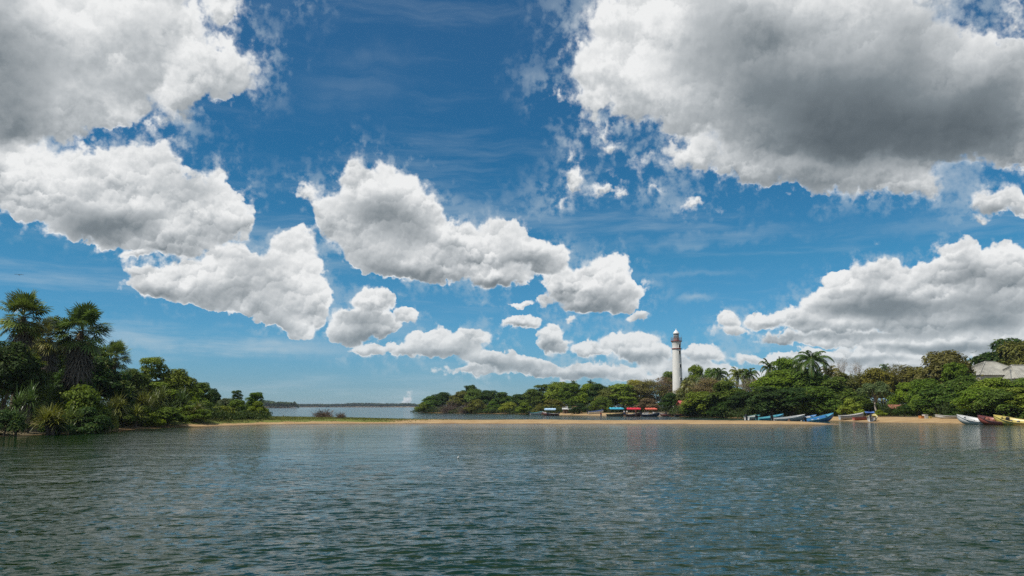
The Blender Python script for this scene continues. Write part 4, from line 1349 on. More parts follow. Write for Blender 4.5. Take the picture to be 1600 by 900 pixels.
# grass on the sandbar and far woods
def grass():
    rs = np.random.RandomState(31)
    n = 90000
    x = rs.uniform(250, 1050, n); Y = rs.uniform(112, 185, n)
    X = (x - 800) / FPX * Y / 1.011
    dl = sdf(BAR_LEFT, X, Y)
    xr = x
    dens = (1 - sm(xr, 560, 680)) * sm(dl, 1.6, 4) + .35 * (Y > 142) * (1 - sm(xr, 700, 1050)) * (dl > 1)
    dens = dens * (.35 + .65 * (wob(X, Y, .5, 2) > -.25))
    k = rs.uniform(0, 1, n) < dens
    X = X[k]; Y = Y[k]; n = len(X)
    Z = height(X, Y)
    a = rs.uniform(0, 2 * pi, n); h_ = rs.uniform(.05, .17, n); w = .05
    b = np.stack([X, Y, Z], 1); s_ = np.stack([np.cos(a), np.sin(a), 0 * a], 1) * w
    tip = b + np.stack([rs.normal(0, .04, n), rs.normal(0, .04, n), h_], 1)
    V = np.stack([b - s_, b + s_, tip], 1).reshape(-1, 3)
    me = np_mesh('grass', V, np.arange(n * 3).reshape(-1, 3), tone=rs.uniform(0, 1, n))
    o = link('grass', me, None, (M['leaf'],)); o.color = (.13, .14, .035, 1)
    tag(o, 'short yellow-green grass on the left half of the sandbar', 'grass', kind='stuff')


grass()


def far_wood(name, label, x0, x1, Y, depth, h0, n, leaf, seed, tint, rowend=0):
    rs = np.random.RandomState(seed)
    x = rs.uniform(x0, x1, n)
    Yy = Y + rs.uniform(0, 1, n) ** 1.5 * depth
    X = (x - 800) / FPX * Yy / 1.011
    s_ = 55.0 * Y / 2000
    top = h0 * (.80 + .16 * np.sin(X / s_ + seed) + .12 * np.sin(X / (s_ * .37) + 2) + .10 * np.sin(X / (s_ * .13) + 1) + .12 * rs.uniform(-1, 1, n))
    # crowns: bumps
    cw = 9.0
    ph = (X + 3 * np.sin(X / 17.0)) / cw
    top = top * (.86 + .16 * np.abs(np.sin(ph * pi)))
    top *= np.clip(np.minimum((x - x0), (x1 - x)) / ((x1 - x0) * .03 + 4), .25, 1)
    Z = top * rs.uniform(.05, 1, n) ** .55 + 1.0
    P_ = np.stack([X, Yy, Z], 1)
    V, F = leaf_quads(P_, np.tile([0, -.5, .8], (n, 1)), leaf, rs, .7, .7)
    me = np_mesh(name, V, F, tone=rs.uniform(0, 1, len(F)))
    o = link(name, me, None, (M['leaf'],)); o.color = tint + (1,)
    tag(o, label, 'woods', kind='stuff')


far_wood('distant_wood', 'far-off green wood on the low spit behind the left bank', 380, 467, 1385, 60, 10.5, 16000, 2.2, 51, (.06, .095, .03))
far_wood('distant_wood', 'bluish line of woods on the farthest shore', 120, 668, 2530, 260, 11.0, 60000, 4.0, 52, (.035, .062, .028))
far_wood('distant_wood', 'woods on the shore far behind the headland', 660, 1700, 2700, 200, 15, 26000, 5.0, 53, (.035, .062, .028))

# ------------------------------------------------------------------ lighthouse
def whitewash():
    m_, n, out = new_mat('weathered_whitewash')
    tc = n.node('ShaderNodeTexCoord').outputs['Object']
    sep = n.node('ShaderNodeSeparateXYZ'); n.put(sep.inputs[0], tc)
    st = n.noise(n.v('MULTIPLY', tc, (2.2, 2.2, .35)), 1.0, 5.0, .6).outputs['Fac']
    bl = n.noise(tc, 1.6, 6.0, .65).outputs['Fac']
    c = n.mix(n.sstep(st, .45, .75, 0, .45), (0.72, 0.71, 0.67, 1), (0.52, 0.49, 0.44, 1))
    low = n.sstep(sep.outputs[2], 8.0, 1.0)                # flaking near the foot
    c = n.mix(n.m('MULTIPLY', low, n.sstep(bl, .46, .60)), c, (0.20, .165, .12, 1))
    p = n.node('ShaderNodeBsdfPrincipled'); n.put(p.inputs['Base Color'], c)
    p.inputs['Roughness'].default_value = .8; p.inputs['Specular IOR Level'].default_value = .2
    n.l.new(p.outputs[0], out.inputs[0])
    return m_


M['whitewash'] = whitewash()
M['ring_red'] = plain_mat('dark_red_paint', (0.20, 0.055, 0.045), .6, .3, 2.0)
M['mauve'] = plain_mat('faded_red_paint', (0.30, 0.17, 0.15), .6, .3, 2.0)
M['lantern_white'] = plain_mat('lantern_white_paint', (0.75, 0.75, 0.73), .45, .1, 2.0)
M['dark_hole'] = plain_mat('dark_window', (0.02, 0.022, 0.025), .3, .2, 2.0)
M['steel'] = plain_mat('grey_steel', (0.30, 0.31, 0.31), .5, .2, 3.0, metal=.3)


def glass_mat():
    m_, n, out = new_mat('lantern_glass')
    p = n.node('ShaderNodeBsdfPrincipled')
    p.inputs['Base Color'].default_value = (.10, .13, .15, 1); p.inputs['Roughness'].default_value = .05
    p.inputs['Transmission Weight'].default_value = .5; p.inputs['IOR'].default_value = 1.45
    n.l.new(p.outputs[0], out.inputs[0])
    return m_


M['glass'] = glass_mat()


def lighthouse():
    Y = 262.0
    g = at(1060.2, 645, Y); z0 = hgt(g.x, g.y)
    root = empty('lighthouse', (g.x, g.y, z0 - .3), R(0))
    tag(root, 'tall white lighthouse tower with dark red rings and a glazed lantern', 'lighthouse')
    zt = lambda row: at(1058, row, Y).z - z0 + .3
    r0, r1 = 1.83, 1.38
    zr2 = zt(545); zg = zt(533.2)
    rad = lambda z: r0 + (r1 - r0) * (z / zr2)
    prof = [(r0 + .5, -.2), (r0 + .5, 1.0), (r0 + .12, 1.25)] + [(rad(z), z) for z in np.linspace(1.6, zr2, 14)]
    prof += [(r1 - .02, zr2 + .4), (r1 + .02, zr2 + 1.0), (r1 + .15, zg - .45), (r1 + .28, zg - .1), (.5, zg - .1)]
    mb = MB(); mb.lathe(prof, 40); mb.build('tower', M['whitewash'], root, True)
    mb = MB(); mb.lathe([(r1 - .05, zr2 - .18), (r1 + .22, zr2 - .12), (r1 + .27, zr2), (r1 + .22, zr2 + .14), (r1 - .05, zr2 + .18)], 40); mb.build('ring', M['ring_red'], root)
    mb = MB(); mb.lathe([(r1 + .1, zg - .22), (r1 + .44, zg - .12), (r1 + .48, zg + .06), (r1 + .44, zg + .16), (.2, zg + .17)], 40); gl = mb.build('gallery', M['ring_red'], root)
    mb = MB()
    rr_ = r1 + .36
    for k in range(18):
        a = 2 * pi * k / 18; mb.tube([(rr_ * cos(a), rr_ * sin(a), zg + .17), (rr_ * cos(a), rr_ * sin(a), zg + 1.2)], .035, 5)
    for h_ in (.5, .85, 1.2):
        mb.tube([(rr_ * cos(2 * pi * k / 36), rr_ * sin(2 * pi * k / 36), zg + h_) for k in range(37)], .028, 4, cap=False)
    mb.tube([(rr_ + .05, 0, zg + .17), (rr_ + .05, 0, zg + 2.0), (rr_ + .05, .4, zg + 2.0)], .03, 4)
    mb.build('railing', M['steel'], gl)
    lr = .88
    mb = MB(); mb.lathe([(lr + .05, zg + .17), (lr + .05, zg + 1.05), (lr + .12, zg + 1.1), (.2, zg + 1.12)], 24); mb.build('lantern_base', M['mauve'], root)
    mb = MB(); mb.lathe([(lr - .04, zg + 1.12), (lr - .04, zg + 2.45)], 16)
    lg = mb.build('lantern_glass', M['glass'], root)
    mb = MB()
    for k in range(12):
        a = 2 * pi * k / 12; mb.tube([(lr * cos(a), lr * sin(a), zg + 1.1), (lr * cos(a), lr * sin(a), zg + 2.5)], .04, 4)
    for h_ in (1.78,):
        mb.tube([(lr * cos(2 * pi * k / 24), lr * sin(2 * pi * k / 24), zg + h_) for k in range(25)], .03, 4, cap=False)
    mb.build('glazing_bars', M['lantern_white'], lg)
    mb = MB(); mb.lathe([(.001, zg + 1.2), (.3, zg + 1.25), (.36, zg + 1.7), (.3, zg + 2.2), (.001, zg + 2.25)], 12); mb.build('lamp_lens', M['lantern_white'], root, True)
    top = zt(516.8)
    d0 = zg + 2.45
    mb = MB(); mb.lathe([(lr + .16, d0), (lr + .18, d0 + .12), (lr - .02, d0 + .42), (lr * .72, d0 + .8), (lr * .38, d0 + 1.05), (.2, d0 + 1.1), (.22, d0 + 1.28), (.12, d0 + 1.42), (.04, d0 + 1.5), (.03, max(top, d0 + 1.9)), (.001, max(top, d0 + 1.9))], 24)
    mb.build('dome', M['lantern_white'], root, True)
    for (row, az_) in ((541, 30), (551, 30), (572, 31), (593, 31), (614, 31)):
        z = zt(row); a = R(-90 + az_); r_ = rad(z) - .06 if z < zr2 else r1 + .02
        mb = MB()
        M2 = Matrix.Rotation(a, 3, 'Z')
        def bx(cx, cz, sx_, sz_, dep):
            mb.box(M2 @ Vector((r_ + dep, cx, z + cz)), (.18, sx_, sz_), a)
        bx(0, 0, .62, 1.05, -.02)
        w_ = mb.build('window', M['dark_hole'], root)
        mb = MB(); bx(0, .60, .86, .12, .05); bx(0, -.60, .92, .12, .06); bx(-.37, 0, .1, 1.08, .03); bx(.37, 0, .1, 1.08, .03)
        mb.build('window_surround', M['whitewash'], w_)
    mb = MB(); a = R(-60); M2 = Matrix.Rotation(a, 3, 'Z')
    mb.box(M2 @ Vector((r0 + .35, 0, 1.3)), (.5, 1.0, 2.1), a); mb.build('door', M['ring_red'], root)


lighthouse()

# ------------------------------------------------------------------ buildings
M['cement_sheet'] = plain_mat('weathered_cement_sheet', (0.34, 0.33, 0.285), .85, .25, .6, bump=.2, spec=.2, dirt=(.17, .16, .13))
M['plaster'] = plain_mat('cream_plaster', (0.50, 0.46, 0.36), .8, .2, 1.0)
M['red_tin'] = plain_mat('faded_red_tin', (0.42, 0.10, 0.085), .55, .3, 1.0, dirt=(.22, .12, .08))
M['brown_tile'] = plain_mat('brown_clay_tile', (0.27, 0.115, 0.07), .85, .35, 3.0, bump=.6, dirt=(.12, .09, .07))
M['pale_tin'] = plain_mat('pale_tin', (0.50, 0.50, 0.47), .5, .25, 1.0, dirt=(.3, .25, .2))
M['ochre'] = plain_mat('ochre_wall', (0.40, 0.25, 0.10), .8, .25, 1.5)
M['brick'] = plain_mat('red_brown_wall', (0.26, 0.10, 0.06), .85, .3, 2.0)
M['timber'] = plain_mat('grey_timber', (0.20, 0.15, 0.11), .85, .3, 3.0)


def corrugate(roof_pts, mat, name, parent, thick=.08, n=26):
    """roof plane between four corners (eave left, eave right, ridge right, ridge left), rippled across"""
    e0, e1, r1_, r0_ = [Vector(p) for p in roof_pts]
    V = []; F = []
    nrm = (e1 - e0).cross(r0_ - e0)
    nrm = nrm.normalized() if nrm.length > 1e-6 else Vector((0, 0, 1))
    if nrm.z < 0: nrm = -nrm
    m_ = n * 2
    for lay in (0, -thick):
        for i in range(m_ + 1):
            t = i / m_; off = nrm * ((.03 if i % 2 else -.03) + lay)
            V += [e0.lerp(e1, t) + off, r0_.lerp(r1_, t) + off]
    o = 2 * (m_ + 1)
    for i in range(m_):
        F.append((2 * i, 2 * i + 2, 2 * i + 3, 2 * i + 1)); F.append((o + 2 * i, o + 2 * i + 1, o + 2 * i + 3, o + 2 * i + 2))
        F.append((2 * i, o + 2 * i, o + 2 * i + 2, 2 * i + 2)); F.append((2 * i + 1, 2 * i + 3, o + 2 * i + 3, o + 2 * i + 1))
    F.append((0, 1, o + 1, o)); F.append((2 * m_, o + 2 * m_, o + 2 * m_ + 1, 2 * m_ + 1))
    mb = MB(); mb.add(V, F)
    return mb.build(name, mat, parent)


def hip_house(name, label, cx, Y, L, D, wall_h, rise, ridge, rz, roof_mat, wall_mat, windows=4, ridge_shift=0.0):
    g = at(cx, 645, Y); z0 = hgt(g.x, g.y)
    root = empty(name, (g.x, g.y, z0 - .1), rz)
    tag(root, label, 'building')
    mb = MB(); mb.box((0, 0, wall_h / 2), (L - .8, D - .8, wall_h)); mb.build('wall', wall_mat, root)
    a, b = L / 2, D / 2; r_ = ridge / 2; z = wall_h; t = wall_h + rise; s = ridge_shift
    for pts in (((-a, -b, z), (a, -b, z), (s + r_, 0, t), (s - r_, 0, t)), ((a, b, z), (-a, b, z), (s - r_, 0, t), (s + r_, 0, t)),
                ((a, -b, z), (a, b, z), (s + r_, 0, t), (s + r_, 0, t)), ((-a, b, z), (-a, -b, z), (s - r_, 0, t), (s - r_, 0, t))):
        corrugate(pts, roof_mat, 'roof_slope', root, n=int(L * 1.6))
    mb = MB()
    mb.tube([(s - r_, 0, t + .06), (s + r_, 0, t + .06)], .14, 6)
    for q in ((a, -b, s + r_), (a, b, s + r_), (-a, -b, s - r_), (-a, b, s - r_)):
        mb.tube([(q[0], q[1], z + .05), (q[2], 0, t + .06)], .11, 6)
    mb.build('ridge_cap', roof_mat, root)
    for k in range(windows):
        for st in range(max(1, int(wall_h // 3))):
            x = -L / 2 + L * (k + .5) / windows; zz = 1.6 + st * 3.1
            mb = MB(); mb.box((x, -(D - .8) / 2 - .01, zz), (1.1, .12, 1.2)); w_ = mb.build('window', M['dark_hole'], root)
            mb = MB(); mb.box((x, -(D - .8) / 2 - .06, zz - .68), (1.3, .2, .1)); mb.box((x, -(D - .8) / 2 - .07, zz), (.06, .06, 1.2)); mb.build('window_frame', M['lantern_white'], w_)
    return root


hip_house('house', 'house with a pale grey hip roof, the left of the two roofs above the trees', 1549, 205, 15.0, 13.0, 9.4, 3.6, 2.6, R(8), M['cement_sheet'], M['plaster'], 4, .8)
hip_house('house', 'building with a pale grey sheet roof cut by the right frame edge', 1614, 200, 16.0, 12.0, 8.4, 3.4, 9.5, R(8), M['cement_sheet'], M['plaster'], 4)


def pole():
    g = at(1585, 645, 194); z0 = hgt(g.x, g.y)
    root = empty('antenna_pole', (g.x, g.y, z0 - .2)); tag(root, 'thin dark antenna pole against the right pale roof', 'antenna')
    zt = at(1585, 577, 194).z - z0
    mb = MB(); mb.tube([(0, 0, 0), (0, 0, zt + .2)], .09, 6); mb.build('mast', M['steel'], root)
    mb = MB()
    for k in range(5): mb.tube([(-.5 + .08 * k, 0, zt - .15 * k), (.5 - .08 * k, 0, zt - .15 * k)], .03, 4)
    mb.build('antenna_arms', M['steel'], root)


pole()


def shed(label, cx, Y, row_eave, W_, D, roof_mat, wall_mat, rz=0.0, rise=.9, gable=True, open_front=False, name='shed'):
    g = at(cx, 645, Y); z0 = hgt(g.x, g.y)
    h_ = at(cx, row_eave, Y).z - z0 + .1
    root = empty(name, (g.x, g.y, z0 - .1), rz); tag(root, label, 'shed')
    if open_front:
        for sx_ in (-1, 0, 1):
            for sy in (-1, 1):
                mb = MB(); mb.tube([(sx_ * (W_ / 2 - .3), sy * (D / 2 - .3), 0), (sx_ * (W_ / 2 - .3), sy * (D / 2 - .3), h_ + .1)], .09, 6); mb.build('post', M['timber'], root)
        mb = MB(); mb.box((0, D / 2 - .4, h_ / 2), (W_ - .6, .12, h_)); mb.build('wall', wall_mat, root)
    else:
        mb = MB(); mb.box((0, 0, h_ / 2), (W_ - .5, D - .5, h_)); mb.build('wall', wall_mat, root)
        mb = MB(); mb.box((-W_ * .15, -(D - .5) / 2 - .01, .95), (.9, .1, 1.9)); mb.build('door', M['timber'], root)
        mb = MB(); mb.box((W_ * .22, -(D - .5) / 2 - .01, h_ * .55), (.9, .1, .7)); mb.build('window', M['dark_hole'], root)
    a, b = W_ / 2, D / 2
    corrugate(((-a, -b, h_), (a, -b, h_), (a, 0, h_ + rise), (-a, 0, h_ + rise)), roof_mat, 'roof_slope', root, n=12)
    corrugate(((a, b, h_), (-a, b, h_), (-a, 0, h_ + rise), (a, 0, h_ + rise)), roof_mat, 'roof_slope', root, n=12)


shed('small shed with a faded red tin roof at the foot of the lighthouse', 1072, 232, 632.0, 4.6, 4, M['red_tin'], M['brick'], R(6), 1.1)
shed('low shed with a brown tiled roof in the trees behind the beach', 1401, 176, 638, 3.4, 3, M['brown_tile'], M['brick'], R(-8), .8, open_front=True)
shed('hut with ochre walls under the trees behind the small beach', 901, 262, 638, 3.4, 3.0, M['brown_tile'], M['ochre'], R(4), .7)
shed('open shed with a pale sheet roof left of the ochre hut', 886, 262, 639.5, 3.2, 3.0, M['pale_tin'], M['timber'], R(-5), .5, open_front=True)

# ------------------------------------------------------------------ boats
def paint(name, col, dirt=(.20, .16, .12)):
    col = tuple(c * .78 + .015 for c in col)
    return plain_mat(name, col, .38, .12, 1.4, spec=.5, dirt=dirt)


M['teal'] = paint('teal_boat_paint', (.10, .42, .45)); M['cyan'] = paint('cyan_boat_paint', (.08, .36, .52)); M['blue'] = paint('blue_boat_paint', (.03, .22, .55))
M['white'] = paint('white_boat_paint', (.70, .70, .67)); M['greyb'] = paint('grey_boat_paint', (.36, .38, .39)); M['red'] = paint('red_boat_paint', (.34, .075, .05))
M['yellow'] = paint('yellow_boat_paint', (.70, .56, .14)); M['navy'] = paint('navy_boat_paint', (.025, .035, .09)); M['maroon'] = paint('maroon_boat_paint', (.13, .03, .03))
M['orange'] = paint('orange_paint', (.65, .25, .05)); M['black'] = plain_mat('black_engine', (.03, .03, .035), .35, .2, 2.0)
M['canvas_cyan'] = plain_mat('cyan_canvas', (.06, .40, .55), .8, .1, 1.0); M['canvas_red'] = plain_mat('red_canvas', (.60, .03, .05), .8, .12, 1.0)
M['canvas_orange'] = plain_mat('orange_red_canvas', (.62, .13, .08), .8, .12, 1.0); M['canvas_blue'] = plain_mat('blue_canvas', (.06, .13, .36), .8, .12, 1.0)
M['canvas_pale'] = plain_mat('pale_blue_canvas', (.42, .60, .78), .7, .12, 1.0)


def hull_mesh(L, B, D, bow, inset=0.0, open_top=True, ns=18, nk=9):
    """lofted skiff hull: stern at -x, raised pointed bow at +x; solid shell with an inside"""
    bow = bow * .72
    def sec(u, off):
        w = B / 2 * (.86 + .14 * min(1, u * 2.5)) * (1 - max(0, (u - .45) / .55) ** 2.1) + .02
        sheer = D + bow * max(0, (u - .2) / .8) ** 1.7
        keel = .55 * D * max(0, (u - .62) / .38) ** 2.0 + bow * .55 * max(0, (u - .78) / .22) ** 2
        w = max(.015, w - off); keel += off * 1.2
        pts = []
        for k in range(nk):
            t = k / (nk - 1) * 2 - 1
            a = abs(t)
            y = w * (1 if t > 0 else -1) * (a ** .55)
            z = keel + (sheer - keel) * (a ** 2.6)
            pts.append((L * (u - .5) - off * (u > .9) * 1.5, y, z))
        return pts
    V = []; F = []
    for i in range(ns): V += sec(i / (ns - 1), 0.0)
    o = len(V)
    for i in range(ns): V += sec(.015 + .965 * i / (ns - 1), .06)
    for i in range(ns - 1):
        for k in range(nk - 1):
            a = i * nk + k
            F.append((a, a + nk, a + nk + 1, a + 1)); a += o; F.append((a, a + 1, a + nk + 1, a + nk))
        for k in (0, nk - 1):
            a = i * nk + k; F.append((a, a + nk, a + nk + o, a + o) if k == nk - 1 else (a, a + o, a + nk + o, a + nk))
    F.append(tuple(range(nk - 1, -1, -1))); F.append(tuple(range(o, o + nk)))
    return V, F


def boat(label, x, Y, L, heading, hull, trim, inside, B=1.7, D=.75, bow=.75, z=None, roll=0.0, pitch=0.0, motor=True, deck=True, group='boats along the right bank', row=None, stripe=None, cargo=None, canopy=None, name='fishing_boat'):
    g = at(x, 655, Y)
    zz = max(hgt(g.x, g.y), -.18) if z is None else z
    root = empty(name, (g.x, g.y, zz - .04))
    root.rotation_euler = (roll, pitch, heading)
    tag(root, label, 'boat', group)
    V, F = hull_mesh(L, B, D, bow)
    mb = MB(); mb.add(V, F); hu = mb.build('hull', hull, root, True)
    ns, nk = 18, 9
    for sd_, k in ((1, nk - 1), (-1, 0)):
        pts = [Vector(V[i * nk + k]) for i in range(ns)]
        mb = MB(); mb.tube([p + Vector((0, 0, .02)) for p in pts], .055, 6); mb.build('gunwale', trim, root)
    if stripe is not None:
        mb = MB()
        for k, k2 in ((nk - 1, nk - 2), (0, 1)):
            sg = 1 if k else -1
            P0 = [Vector(V[i * nk + k]) for i in range(ns)]; P1 = [Vector(V[i * nk + k2]) for i in range(ns)]
            a0 = [p.lerp(q, .12) + Vector((0, sg * .02, 0)) for p, q in zip(P0, P1)]; a1 = [p.lerp(q, .55) + Vector((0, sg * .03, 0)) for p, q in zip(P0, P1)]
            mb.add(a0 + a1, [(i, i + 1, i + 1 + ns, i + ns) for i in range(ns - 1)])
        mb.build('stripe', stripe, hu)
    mb = MB(); fl = [(L * (u - .5), s_ * B * .33 * (1 - max(0, (u - .5) / .5) ** 2), D * .34) for u in np.linspace(.03, .8, 8) for s_ in (-1, 1)]
    mb.add(fl, [(2 * i, 2 * i + 2, 2 * i + 3, 2 * i + 1) for i in range(7)]); mb.build('floor', inside, root)
    for u in (.28, .50, .68):
        w = B * .80 * (1 - max(0, (u - .45) / .55) ** 2.1)
        mb = MB(); mb.box((L * (u - .5), 0, D * .78), (.24, w, .05)); mb.build('thwart', inside, root)
    if deck:
        i0 = 13
        Vd = [Vector(V[i * nk + k]) + Vector((0, (-.04 if k else .04), -.015)) for i in range(i0, ns) for k in (nk - 1, 0)]
        mb = MB(); m_ = len(Vd) // 2
        mb.add(Vd + [v - Vector((0, 0, .05)) for v in Vd], [(2 * i, 2 * i + 1, 2 * i + 3, 2 * i + 2) for i in range(m_ - 1)] + [(2 * m_, 0 + 2 * m_ + 1, 1, 0)])
        mb.build('foredeck', trim, root)
    if motor:
        mo = MB(); x0 = -L / 2 - .22
        mo.box((x0, 0, D + .28), (.46, .34, .50)); mo.box((x0 - .02, 0, D + .57), (.36, .26, .1)); mo.box((x0 + .05, 0, D - .25), (.18, .16, .7)); mo.box((x0 + .02, 0, D - .62), (.40, .05, .1))
        mo.tube([(x0 + .2, 0, D + .3), (x0 + .75, .05, D + .42)], .03, 5)
        me_ = mo.build('outboard_motor', M['black'], root)
    if cargo is not None:
        mb = MB(); rs = random.Random(label)
        for k in range(8):
            c = Vector((rs.uniform(-.3, .22) * L, rs.uniform(-.25, .25) * B, D * .8 + rs.uniform(0, .18)))
            r_ = rs.uniform(.2, .38)
            mb.lathe([(.001, -r_ * .6), (r_ * .8, -r_ * .4), (r_, 0), (r_ * .7, r_ * .45), (.001, r_ * .6)], 8, c)
        o_ = mb.build('net_heap', cargo, None, True)
        o_.location = root.location; o_.rotation_euler = root.rotation_euler
        tag(o_, 'rumpled heap of nets lying in the ' + label, 'nets')
    if canopy is not None:
        cm_, hh, cl, cw = canopy
        for u in (-.5, 0, .5):
            for s_ in (-1, 1):
                mb = MB(); mb.tube([(u * cl * .92, s_ * min(cw, B) * .44, D * .7), (u * cl * .92, s_ * cw * .47, hh)], .04, 5); mb.build('canopy_post', M['timber'], root)
        V2 = []; nx, ny = 12, 8
        rs = random.Random(label + 'c')
        for lay in (0, -.05):
            for i in range(nx + 1):
                for j in range(ny + 1):
                    u = i / nx - .5; v = j / ny - .5
                    sag = .05 * sin(i * 2.1) + rs.uniform(-.02, .02)
                    V2.append((u * cl, v * cw, hh + .34 * (1 - (2 * v) ** 2) + sag + lay - .25 * max(0, abs(u) - .42) * 4))
        F2 = []; o2 = (nx + 1) * (ny + 1)
        for i in range(nx):
            for j in range(ny):
                a = i * (ny + 1) + j; F2.append((a, a + ny + 1, a + ny + 2, a + 1)); F2.append((a + o2, a + 1 + o2, a + ny + 2 + o2, a + ny + 1 + o2))
        for i in range(nx):
            for j in (0, ny):
                a = i * (ny + 1) + j; F2.append((a, a + ny + 1, a + ny + 1 + o2, a + o2))
        for j in range(ny):
            for i in (0, nx):
                a = i * (ny + 1) + j; F2.append((a, a + 1, a + 1 + o2, a + o2))
        mb = MB(); mb.add(V2, F2); mb.build('canopy', cm_, root)
        for s_ in (-1, 1):
            mb = MB(); mb.box((0, s_ * (cw / 2 + .02), hh - .08), (cl * .96, .04, .26)); mb.build('canopy_valance', cm_, root)
    return root


PH = R(0)
# canopied boats by the small beach (about 230 m away)
GC = 'canopied boats by the small beach'
boat('boat with a pale and dark blue canopy moored left of the small beach', 860, 240, 4.8, R(172), M['maroon'], M['white'], M['timber'], canopy=(M['canvas_pale'], 2.0, 3.4, 2.4), group=GC, z=-.15)
boat('long plain wooden boat under the cyan canopy', 963, 223, 5.6, R(4), M['timber'], M['yellow'], M['timber'], bow=.4, canopy=(M['canvas_cyan'], 2.2, 3.9, 2.4), group=GC, z=-.1, motor=False)
boat('dark boat under the bright red canopy', 990.5, 222, 4.6, R(-6), M['maroon'], M['greyb'], M['timber'], canopy=(M['canvas_red'], 2.2, 3.8, 2.4), group=GC, z=-.15)
boat('navy boat under the orange-red canopy', 1017, 219, 5.0, R(5), M['navy'], M['white'], M['white'], canopy=(M['canvas_orange'], 2.15, 3.2, 2.2), group=GC, z=-.15)
boat('small white skiff between the red and orange canopies', 1004, 225, 3.6, R(-30), M['white'], M['white'], M['greyb'], group=GC, z=-.12, B=1.4)
boat('white skiff right of the navy boat', 1030, 223, 3.6, R(150), M['white'], M['greyb'], M['greyb'], group=GC, z=-.12, B=1.4)
boat('dark maroon hull lying low right of the white skiffs', 1046, 220, 5.0, R(178), M['maroon'], M['black'], M['timber'], group=GC, z=-.15, bow=.4, motor=False)
boat('long black hull moored in the shade below the dark round tree', 1072, 216, 6.0, R(2), M['black'], M['maroon'], M['timber'], group=GC, z=-.15, bow=.4, motor=False)
boat('white skiff pulled under the trees on the small beach', 931, 246, 4.8, R(8), M['white'], M['canvas_blue'], M['white'], group=GC, B=1.5)
boat('pale skiff half hidden left of the blue covered boat', 838, 262, 4.2, R(12), M['white'], M['teal'], M['greyb'], group=GC, z=-.1, B=1.4)
# fibreglass boats pulled up on the right bank
boat('pale teal boat seen from the stern, leftmost of the beached boats', 1177, 168, 4.6, R(38), M['white'], M['teal'], M['teal'], roll=R(5))
boat('teal boat second from the left among the beached boats', 1204, 160, 5.8, R(14), M['teal'], M['cyan'], M['teal'], roll=R(6), pitch=R(-3), stripe=M['cyan'])
boat('grey-white boat with teal inside, in the middle of the beached boats', 1233, 152, 6.4, R(8), M['greyb'], M['white'], M['teal'], roll=R(4), pitch=R(-2), stripe=M['white'])
boat('bright blue boat with its bow raised to the right', 1281, 149, 6.0, R(16), M['blue'], M['cyan'], M['white'], roll=R(8), pitch=R(-6), bow=.9, stripe=M['cyan'])
boat('small white and blue boat tucked behind the stern of the blue boat', 1262, 156, 4.6, R(28), M['white'], M['blue'], M['greyb'], roll=R(3))
boat('small grey-white boat on the sand left of the striped boat', 1331, 153, 4.6, R(2), M['greyb'], M['white'], M['greyb'], B=1.5, motor=False)
boat('boat striped in blue and white with a yellow rim, beached alone', 1363, 141, 4.4, R(58), M['white'], M['yellow'], M['orange'], roll=R(6), stripe=M['blue'], B=1.5)
boat('low white skiff in the shade left of the three right boats', 1483, 138, 4.4, R(172), M['white'], M['white'], M['greyb'], B=1.3, D=.45, bow=.3, motor=False)
boat('white boat, left of the three boats at the right end of the beach', 1519, 123, 4.2, R(134), M['white'], M['white'], M['greyb'], roll=R(-14), pitch=R(-5), bow=.8)
boat('red boat between the white and the yellow boat', 1550, 120, 3.8, R(130), M['red'], M['maroon'], M['maroon'], roll=R(-14), pitch=R(-4), bow=.8, cargo=M['brick'])
boat('yellow boat at the right end of the beach', 1578, 118, 4.2, R(134), M['yellow'], M['yellow'], M['navy'], roll=R(-16), pitch=R(-5), bow=.8, stripe=None)
boat('dark red hull under the tarpaulin left of the striped boat', 1350, 149, 4.0, R(6), M['red'], M['maroon'], M['timber'], B=1.3, D=.5, bow=.3, motor=False)


# ------------------------------------------------------------------ small things
def tarp(label, x, Y, row, w, d, mat):
    g = at(x, 645, Y); z0 = hgt(g.x, g.y); zt = at(x, row, Y).z - z0
    root = empty('tarpaulin_shelter', (g.x, g.y, z0)); tag(root, label, 'tarpaulin')
    for sx_ in (-1, 1):
        for sy in (-1, 1):
            mb = MB(); mb.tube([(sx_ * w / 2, sy * d / 2, -.2), (sx_ * w / 2, sy * d / 2, zt)], .05, 5); mb.build('pole', M['timber'], root)
    V = []; F = []
    rs = random.Random(label)
    for lay in (0, -.03):
        for i in range(9):
            for j in range(6):
                u, v = i / 8 - .5, j / 5 - .5
                V.append((u * w, v * d, zt + .1 - .35 * (1 - 4 * u * u) * (1 - 4 * v * v) + rs.uniform(-.03, .03) + lay - .3 * (v < -.4)))
    for lay in (0, 54):
        for i in range(8):
            for j in range(5):
                a = lay + i * 6 + j; F.append((a, a + 6, a + 7, a + 1))
    mb = MB(); mb.add(V, F); mb.build('sheet', mat, root)


tarp('blue tarpaulin slung between poles above the dark red hull', 1352, 167, 643.5, 3.0, 2.4, M['canvas_blue'])
tarp('teal tarpaulin just right of the blue one', 1365, 168, 644, 2.0, 2.0, M['teal'])


